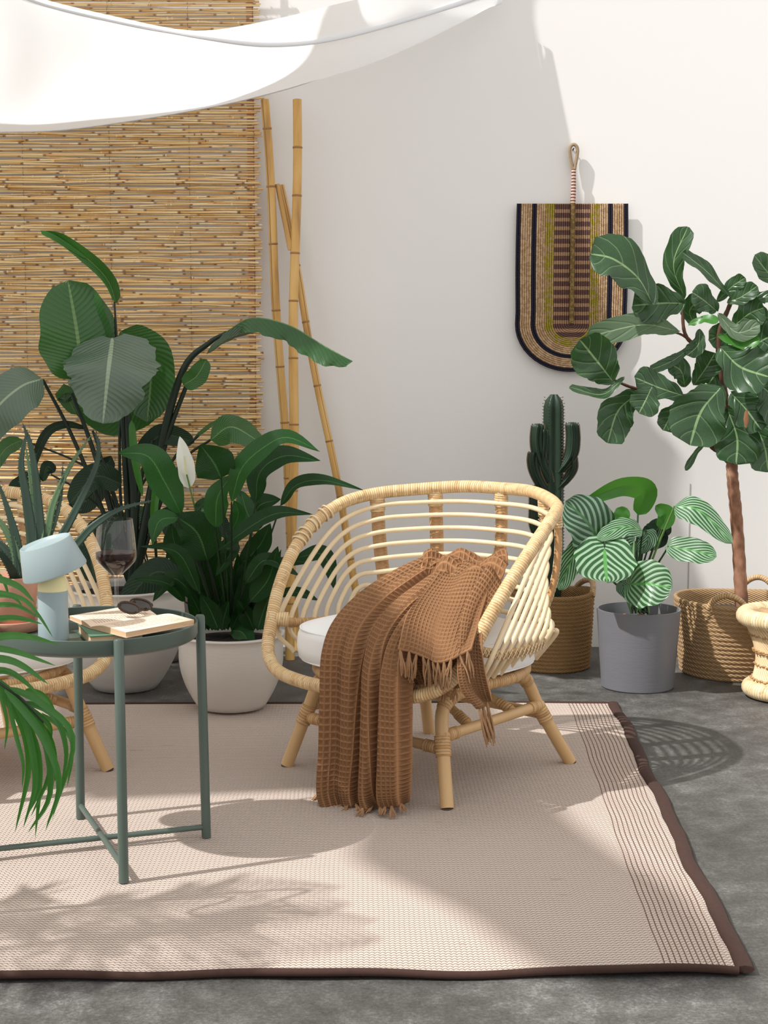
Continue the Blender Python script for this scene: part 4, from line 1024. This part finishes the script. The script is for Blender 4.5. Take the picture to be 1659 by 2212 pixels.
# grey pot with prayer plant
c = P(1378, 1400, 5.01); c.z = 0
T = thing('prayer_plant', 'striped round-leaved plant in a smooth grey cylinder pot', 'plant', c)
b = MB(); b.lathe([(.001, 0), (.112, 0), (.116, .004), (.134, .250), (.134, .256), (.128, .256), (.126, .245), (.12, .2), (.001, .2)], c, 72); flat_auto(part('pot', b, M['potg'], T), 30)
b = MB(); b.lathe([(.121, .215), (.06, .222), (.001, .22)], c, 30, fn=lambda q, a, k: q+Vector((0, 0, R.uniform(-.004, .004)))); part('soil', b, M['soil'], T)
for k in range(16):
    q = c+Vector((R.uniform(-.08, .08), R.uniform(-.08, .06), .224)); b = MB(); b.lathe([(.001, 0), (.008, .002), (.006, .008), (.001, .009)], q, 6); part('bark_chip', b, M['bark_chip'], T)
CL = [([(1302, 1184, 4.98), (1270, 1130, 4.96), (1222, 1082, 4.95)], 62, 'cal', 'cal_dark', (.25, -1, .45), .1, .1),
      ([(1388, 1146, 5.0), (1345, 1138, 4.97), (1290, 1166, 4.94)], 25, 'cal', 'cal', (0, -1, .9), .0, 0),
      ([(1306, 1186, 4.92), (1308, 1225, 4.86), (1311, 1258, 4.82)], 68, 'cal', 'cal', (0, -1, .5), .05, .45),
      ([(1362, 1262, 4.9), (1405, 1262, 4.85), (1452, 1270, 4.82)], 54, 'cal', 'cal', (-.1, -1, .35), .08, .15),
      ([(1252, 1172, 5.0), (1228, 1225, 4.97), (1208, 1275, 4.95)], 26, 'cal', 'cal', (.5, -1, .3), .1, .1),
      ([(1378, 1112, 5.08), (1394, 1062, 5.06), (1345, 1050, 5.02), (1258, 1086, 5.0)], 26, 'strap', 'green', (0, -1, -.3), .2, 0),
      ([(1457, 1093, 5.0), (1512, 1104, 4.96), (1582, 1174, 4.92)], 34, 'strap', 'cal', (.1, -1, .7), -.2, 0),
      ([(1426, 1142, 5.05), (1440, 1112, 5.05), (1416, 1092, 5.05)], 19, 'cal', 'green', (0, -1, 0), .2, 0),
      ([(1444, 1180, 5.0), (1500, 1190, 4.96), (1548, 1203, 4.93)], 30, 'cal', 'cal', (0, -1, .5), .05, .05),
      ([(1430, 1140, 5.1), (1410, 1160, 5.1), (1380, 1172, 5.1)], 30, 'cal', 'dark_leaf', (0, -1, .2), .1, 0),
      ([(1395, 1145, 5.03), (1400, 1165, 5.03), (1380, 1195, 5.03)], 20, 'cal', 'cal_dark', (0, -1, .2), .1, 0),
      ([(1335, 1125, 5.1), (1345, 1110, 5.1), (1355, 1098, 5.1)], 18, 'cal', 'green', (0, -1, .2), .1, 0),
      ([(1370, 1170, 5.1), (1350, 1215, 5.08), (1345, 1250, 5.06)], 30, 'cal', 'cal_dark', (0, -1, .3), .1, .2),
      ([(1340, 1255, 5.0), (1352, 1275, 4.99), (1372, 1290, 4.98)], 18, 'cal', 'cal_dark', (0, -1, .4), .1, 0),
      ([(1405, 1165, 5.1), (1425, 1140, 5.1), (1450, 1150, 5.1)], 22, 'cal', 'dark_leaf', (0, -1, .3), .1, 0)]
for k, (pts, wp, pr, mt, nr, fo, lb) in enumerate(CL):
    leaf(T, pts, wp, pr, mt, nr, fold=fo, lobe=lb, wave=.06, seed=100+k, nv=22)
    q = pts[0]; stem(T, [(1365+(k % 5)*9, 1325, 5.01), (1370+(q[0]-1370)*.45, (1325+q[1])/2, 5.04), q], .0042, .003, 'stem' if k % 3 else 'stem_light')

# ficus basket and tree
c = P(1592, 1400, 5.25); c.z = 0
basket('jute_basket', 'large pale jute basket around the fiddle-leaf tree', c, .215, .19, .252, 17, 'jute2', [(-112, .13, .05), (58, .13, .055)])
T = thing('fiddle_leaf_tree', 'small tree with large violin-shaped leaves and a bare brown trunk', 'tree', c+Vector((0, 0, .015)))
b = MB(); b.lathe([(.001, 0), (.12, .001), (.15, .19), (.145, .19), (.12, .17), (.001, .17)], c+Vector((0, 0, .015)), 30); part('nursery_pot', b, M['foot'], T)
b = MB(); b.lathe([(.144, .17), (.05, .18), (.001, .182)], c+Vector((0, 0, .015)), 20); part('soil', b, M['soil'], T)
def tapered(pts, r0, r1, m, nm, Y=5.25):
    w3 = cat([P(*(q if len(q) == 3 else (q[0], q[1], Y))) for q in pts], len(pts)*7)
    b = MB(); n = len(w3); b.tube(w3, [(r0+(r1-r0)*i/(n-1))*(1+.06*math.sin(i*2.1)) for i in range(n)], 12); return part(nm, b, M[m], T)
tapered([(1603, 1335), (1598, 1230), (1590, 1110), (1583, 1040), (1580, 990)], .023, .019, 'bark', 'trunk')
tapered([(1580, 995), (1576, 900), (1562, 830), (1552, 730), (1574, 665), (1590, 630)], .014, .006, 'twig', 'branch')
tapered([(1578, 1003), (1555, 978), (1534, 958), (1540, 900)], .009, .006, 'twig', 'branch')
tapered([(1562, 845, 5.3), (1475, 856, 5.2), (1420, 852, 5.15), (1362, 836, 5.12), (1325, 820, 5.1)], .009, .004, 'twig', 'branch')
tapered([(1556, 780, 5.3), (1500, 745, 5.22), (1478, 715, 5.2), (1474, 650, 5.2)], .008, .005, 'twig', 'branch')
tapered([(1500, 742, 5.22), (1470, 722, 5.2), (1440, 715, 5.2)], .005, .003, 'twig', 'branch')
tapered([(1560, 820, 5.3), (1620, 790, 5.3), (1680, 740, 5.3)], .010, .006, 'twig', 'branch')
Yf = 5.2
FL = [([(1408, 654), (1378, 600), (1325, 560), (1276, 548)], 54, 'ficus', (.25, -1, .5), 5.1), ([(1476, 655), (1430, 655), (1366, 660)], 40, 'ficus', (0, -1, .0), 5.17), ([(1477, 640), (1455, 570), (1486, 490)], 25, 'ficus', (-.6, -1, 0), 5.22),
      ([(1578, 642), (1528, 588), (1474, 545)], 19, 'ficus', (.5, -.8, .4), 5.2), ([(1462, 714), (1385, 702), (1268, 728)], 27, 'ficus_pale', (0, -1, .3), 5.15), ([(1324, 824), (1296, 788), (1252, 733)], 46, 'ficus', (-.2, -1, .2), 5.08),
      ([(1346, 818), (1300, 852), (1230, 836)], 15, 'ficus', (0, -.7, .8), 5.08), ([(1378, 850), (1335, 888), (1312, 957)], 40, 'ficus', (.3, -1, .1), 5.1), ([(1408, 836), (1396, 862), (1380, 893)], 32, 'ficus', (.2, -1, .4), 5.06),
      ([(1476, 855), (1425, 838), (1370, 815)], 32, 'ficus', (0, -1, .5), 5.12), ([(1556, 838), (1514, 890), (1490, 962)], 60, 'ficus', (.1, -1, .35), 5.05), ([(1558, 752), (1598, 792), (1662, 815)], 55, 'ficus', (0, -1, .4), 5.1),
      ([(1580, 850), (1612, 885), (1645, 930)], 38, 'ficus', (0, -1, .4), 5.15), ([(1572, 885), (1592, 945), (1590, 1003)], 48, 'ficus', (-.1, -1, .1), 5.2), ([(1620, 900), (1650, 960), (1660, 1020)], 42, 'ficus', (0, -1, .1), 5.22),
      ([(1522, 955), (1498, 985), (1480, 1016)], 9, 'ficus', (.6, -.8, 0), 5.2), ([(1548, 672), (1522, 650), (1496, 632)], 28, 'ficus', (0, -1, .3), 5.18), ([(1488, 702), (1520, 690), (1552, 694)], 12, 'green', (0, -1, .8), 5.15),
      ([(1553, 680), (1592, 718), (1642, 702)], 20, 'ficus_pale', (0, -1, .3), 5.12), ([(1585, 705), (1618, 678), (1650, 665)], 32, 'ficus', (0, -1, .1), 5.2), ([(1572, 652), (1600, 642), (1636, 618)], 19, 'ficus', (0, -1, .4), 5.2),
      ([(1598, 660), (1640, 645), (1690, 635)], 13, 'ficus', (0, -1, .5), 5.2), ([(1690, 615), (1660, 590), (1630, 552)], 24, 'ficus', (.2, -1, .2), 5.2), ([(1552, 724), (1600, 742), (1642, 732)], 16, 'green', (0, -1, .5), 5.12),
      ([(1502, 742), (1455, 778), (1403, 800)], 12, 'ficus', (0, -1, .3), 5.18), ([(1512, 712), (1508, 745), (1484, 768)], 17, 'ficus', (0, -1, .3), 5.2), ([(1478, 868), (1450, 898), (1432, 930)], 24, 'ficus', (0, -1, 0), 5.22),
      ([(1500, 830), (1525, 795), (1545, 762)], 28, 'ficus', (0, -1, .3), 5.22), ([(1600, 780), (1640, 740), (1680, 720)], 36, 'ficus', (0, -1, .2), 5.2), ([(1640, 830), (1670, 860), (1690, 920)], 40, 'ficus', (0, -1, .2), 5.15),
      ([(1480, 835), (1470, 800), (1440, 785)], 26, 'ficus', (0, -1, .4), 5.2), ([(1585, 905), (1560, 940), (1570, 985)], 20, 'ficus', (0, -1, .1), 5.26), ([(1600, 850), (1620, 820), (1660, 800)], 40, 'ficus', (0, -1, 0), 5.3),
      ([(1590, 760), (1560, 790), (1530, 830)], 34, 'ficus', (0, -1, .2), 5.29), ([(1600, 700), (1570, 720), (1530, 735)], 26, 'ficus', (.2, -1, .1), 5.28), ([(1640, 850), (1610, 900), (1620, 960)], 40, 'ficus', (0, -1, .1), 5.27), ([(1550, 650), (1580, 620), (1610, 600)], 16, 'ficus', (0, -1, .3), 5.22), ([(1660, 690), (1630, 660), (1640, 630)], 22, 'ficus', (0, -1, .2), 5.25),
      ([(1540, 850), (1560, 880), (1580, 930)], 30, 'ficus', (0, -1, 0), 5.3), ([(1500, 700), (1490, 670), (1520, 640)], 22, 'ficus', (0, -1, .1), 5.27), ([(1640, 700), (1670, 730), (1690, 790)], 40, 'ficus', (0, -1, .2), 5.2)]
for k, (pts, wp, mt, nr, yy) in enumerate(FL):
    n_ = len(pts); lf = leaf(T, [(q[0], q[1], yy-.06*i/n_) for i, q in enumerate(pts)], wp*1.04, 'fic', mt, nr, fold=.16, wave=.15, ragged=.05, seed=200+k, nv=22, lobe=.04)
b = MB(); q = P(1612, 905, 5.06); b.lathe([(.001, -.03), (.007, -.015), (.009, 0), (.006, .02), (.001, .03)], q, 10, fn=lambda v, a, k: Vector((v.x, v.y*.25, v.z))); part('withered_patch', b, M['bark_chip'], T, label='dry brown leaf patch')

# ---------------- cane stool ----------------
def stool():
    c = P(1702, 1500, 4.86); c.z = 0; t = thing('cane_stool', 'hourglass cane stool with straw rings at the right edge', 'stool', c); h = .285
    for nm, r_, z, rr in (('top_ring', .138, h-.03, .028), ('base_ring', .118, .028, .026)):
        b = MB(); b.tube([c+Vector((r_*math.cos(a), r_*math.sin(a), z)) for a in [2*PI*i/64 for i in range(64)]], rr, 14, closed=True, up=(0, 0, 1)); part(nm, b, M['straw'], t)
    b = MB(); b.lathe([(.12, h-.018), (.06, h-.022), (.001, h-.024)], c, 40, fn=lambda q, a, k: q+Vector((0, 0, .004*math.sin(a*12)))); part('seat', b, M['jute2'], t)
    for k in range(64):
        a = 2*PI*k/64; a2 = a+1.25; b = MB(); pts = []
        for i in range(7):
            s_ = i/6; p0 = Vector((.135*math.cos(a), .135*math.sin(a), h-.05)); p1 = Vector((.112*math.cos(a2), .112*math.sin(a2), .045)); pts.append(c+p0.lerp(p1, s_)+Vector((0, 0, 0)))
        b.tube(pts, .0046, 6); part('cane', b, M['stick'], t)
    for z, r_ in ((.20, .122), (.15, .108), (.145, .107), (.105, .103), (.06, .113)):
        b = MB(); b.tube([c+Vector(((r_+.004*math.sin(i*2.2))*math.cos(a), (r_+.004*math.sin(i*2.2))*math.sin(a), z+.002*math.sin(i*1.5))) for i, a in enumerate([2*PI*i/110 for i in range(110)])], .0032, 6, closed=True); part('binding', b, M['wrap2'], t)
    b = MB(); b.lathe([(.10, h-.05), (.085, .13), (.09, .05)], c, 40, cap=False); part('lining', b, M['stick'], t)
stool()

# ---------------- palm at the left ----------------
def palm():
    c = Vector((-1.28, 2.78, 0)); t = thing('areca_palm', 'palm whose drooping green fronds enter at the left edge', 'plant', c)
    bowl_pot(t, c, .17, .28, .12, 'potw')
    Yp = 2.75
    LL = [([(-60, 1215), (0, 1245), (22, 1295)], 5), ([(-60, 1240), (30, 1262), (76, 1302)], 8), ([(-60, 1270), (40, 1290), (80, 1325), (115, 1378)], 5), ([(-60, 1290), (20, 1288), (50, 1310)], 5), ([(-60, 1312), (30, 1308), (85, 1335)], 6),
          ([(-60, 1345), (30, 1335), (92, 1348)], 7), ([(-60, 1385), (40, 1374), (128, 1392)], 9), ([(-60, 1400), (20, 1405), (120, 1438)], 8), ([(-60, 1420), (30, 1430), (105, 1478)], 9), ([(-60, 1452), (20, 1452), (85, 1500)], 8),
          ([(-20, 1468), (45, 1560), (62, 1660), (32, 1800)], 9), ([(-10, 1470), (55, 1560), (86, 1660), (76, 1812)], 9), ([(0, 1468), (75, 1560), (108, 1660), (66, 1766)], 8), ([(20, 1485), (90, 1520), (158, 1600), (112, 1772)], 8),
          ([(10, 1490), (85, 1580), (128, 1690), (98, 1795)], 9), ([(25, 1500), (60, 1580), (76, 1690), (50, 1790)], 8), ([(50, 1515), (115, 1545), (143, 1620), (132, 1702)], 7), ([(55, 1490), (95, 1505), (125, 1548)], 7), ([(70, 1540), (110, 1600), (120, 1660), (118, 1690)], 6),
          ([(40, 1530), (75, 1620), (84, 1700), (60, 1760)], 8), ([(15, 1500), (35, 1590), (50, 1650), (48, 1702)], 5), ([(-5, 1480), (15, 1560), (10, 1620)], 4), ([(60, 1530), (100, 1610), (107, 1720), (60, 1800)], 8), ([(90, 1540), (150, 1590), (155, 1640), (145, 1700)], 5), ([(30, 1510), (100, 1560), (112, 1600)], 7)]
    for k, (pts, wp) in enumerate(LL):
        leaf(t, [(q[0], q[1], Yp-.03*math.sin(k)) for q in pts], wp, 'palm', 'palm', (.2, -1, .5), fold=.4, wave=.02, nu=2, nv=14, name='leaflet', seed=300+k)
    for pts in ([Vector(c+Vector((0, 0, .25))), P(-250, 1000, 2.78), P(-120, 1150, 2.76), P(-50, 1220, 2.75), P(-40, 1340, 2.75), P(-40, 1460, 2.75)], [Vector(c+Vector((.02, 0, .25))), P(-280, 1150, 2.78), P(-150, 1380, 2.76), P(-40, 1450, 2.75), P(40, 1505, 2.74), P(95, 1560, 2.74)]):
        stem(t, pts, .006, .0025, 'stem', 'rachis', n=30)
    # tall fronds leaning over, their shade falls on the rug
    targets = [((90, 1975), 1.2), ((310, 1990), 1.4), ((540, 1965), 1.6), ((700, 1945), 1.75), ((770, 2015), 1.65), ((560, 2065), 1.5), ((230, 2085), 1.3)]
    F0 = c+Vector((.188, .082, 0))
    for k, (px, z) in enumerate(targets):
        g1 = G(*px); sp_ = []
        for i in range(34):
            u = i/33; f_ = F0.lerp(g1, u); zz_ = .25+(z-.25)*math.sin(min(1, u*1.35)*PI/2)-.15*max(0, u-.7); sp_.append(back(f_, zz_))
        b = MB(); b.tube(sp_, [.006*(1-i/36) for i in range(34)], 5); part('rachis', b, M['stem'], t)
        b = MB()
        for i in range(10, 34):
            d = (sp_[min(33, i+1)]-sp_[i-1]).normalized(); side = d.cross(Vector((0, 0, 1))).normalized()
            for sg in (-1, 1):
                L_ = .20*math.sin((i-6)/30*PI)+.04; p0 = sp_[i]; p1 = p0+side*sg*L_*.5+d*L_*.45+Vector((0, 0, .0)); p2 = p0+side*sg*L_*.8+d*L_*.8-Vector((0, 0, .07)); wv_ = d*.009
                b.grid([[p0-wv_*.4, p0+wv_*.4], [p1-wv_, p1+wv_], [p2, p2+wv_*.1]])
        part('frond_leaflets', b, M['palm'], t, kind='stuff')
palm()
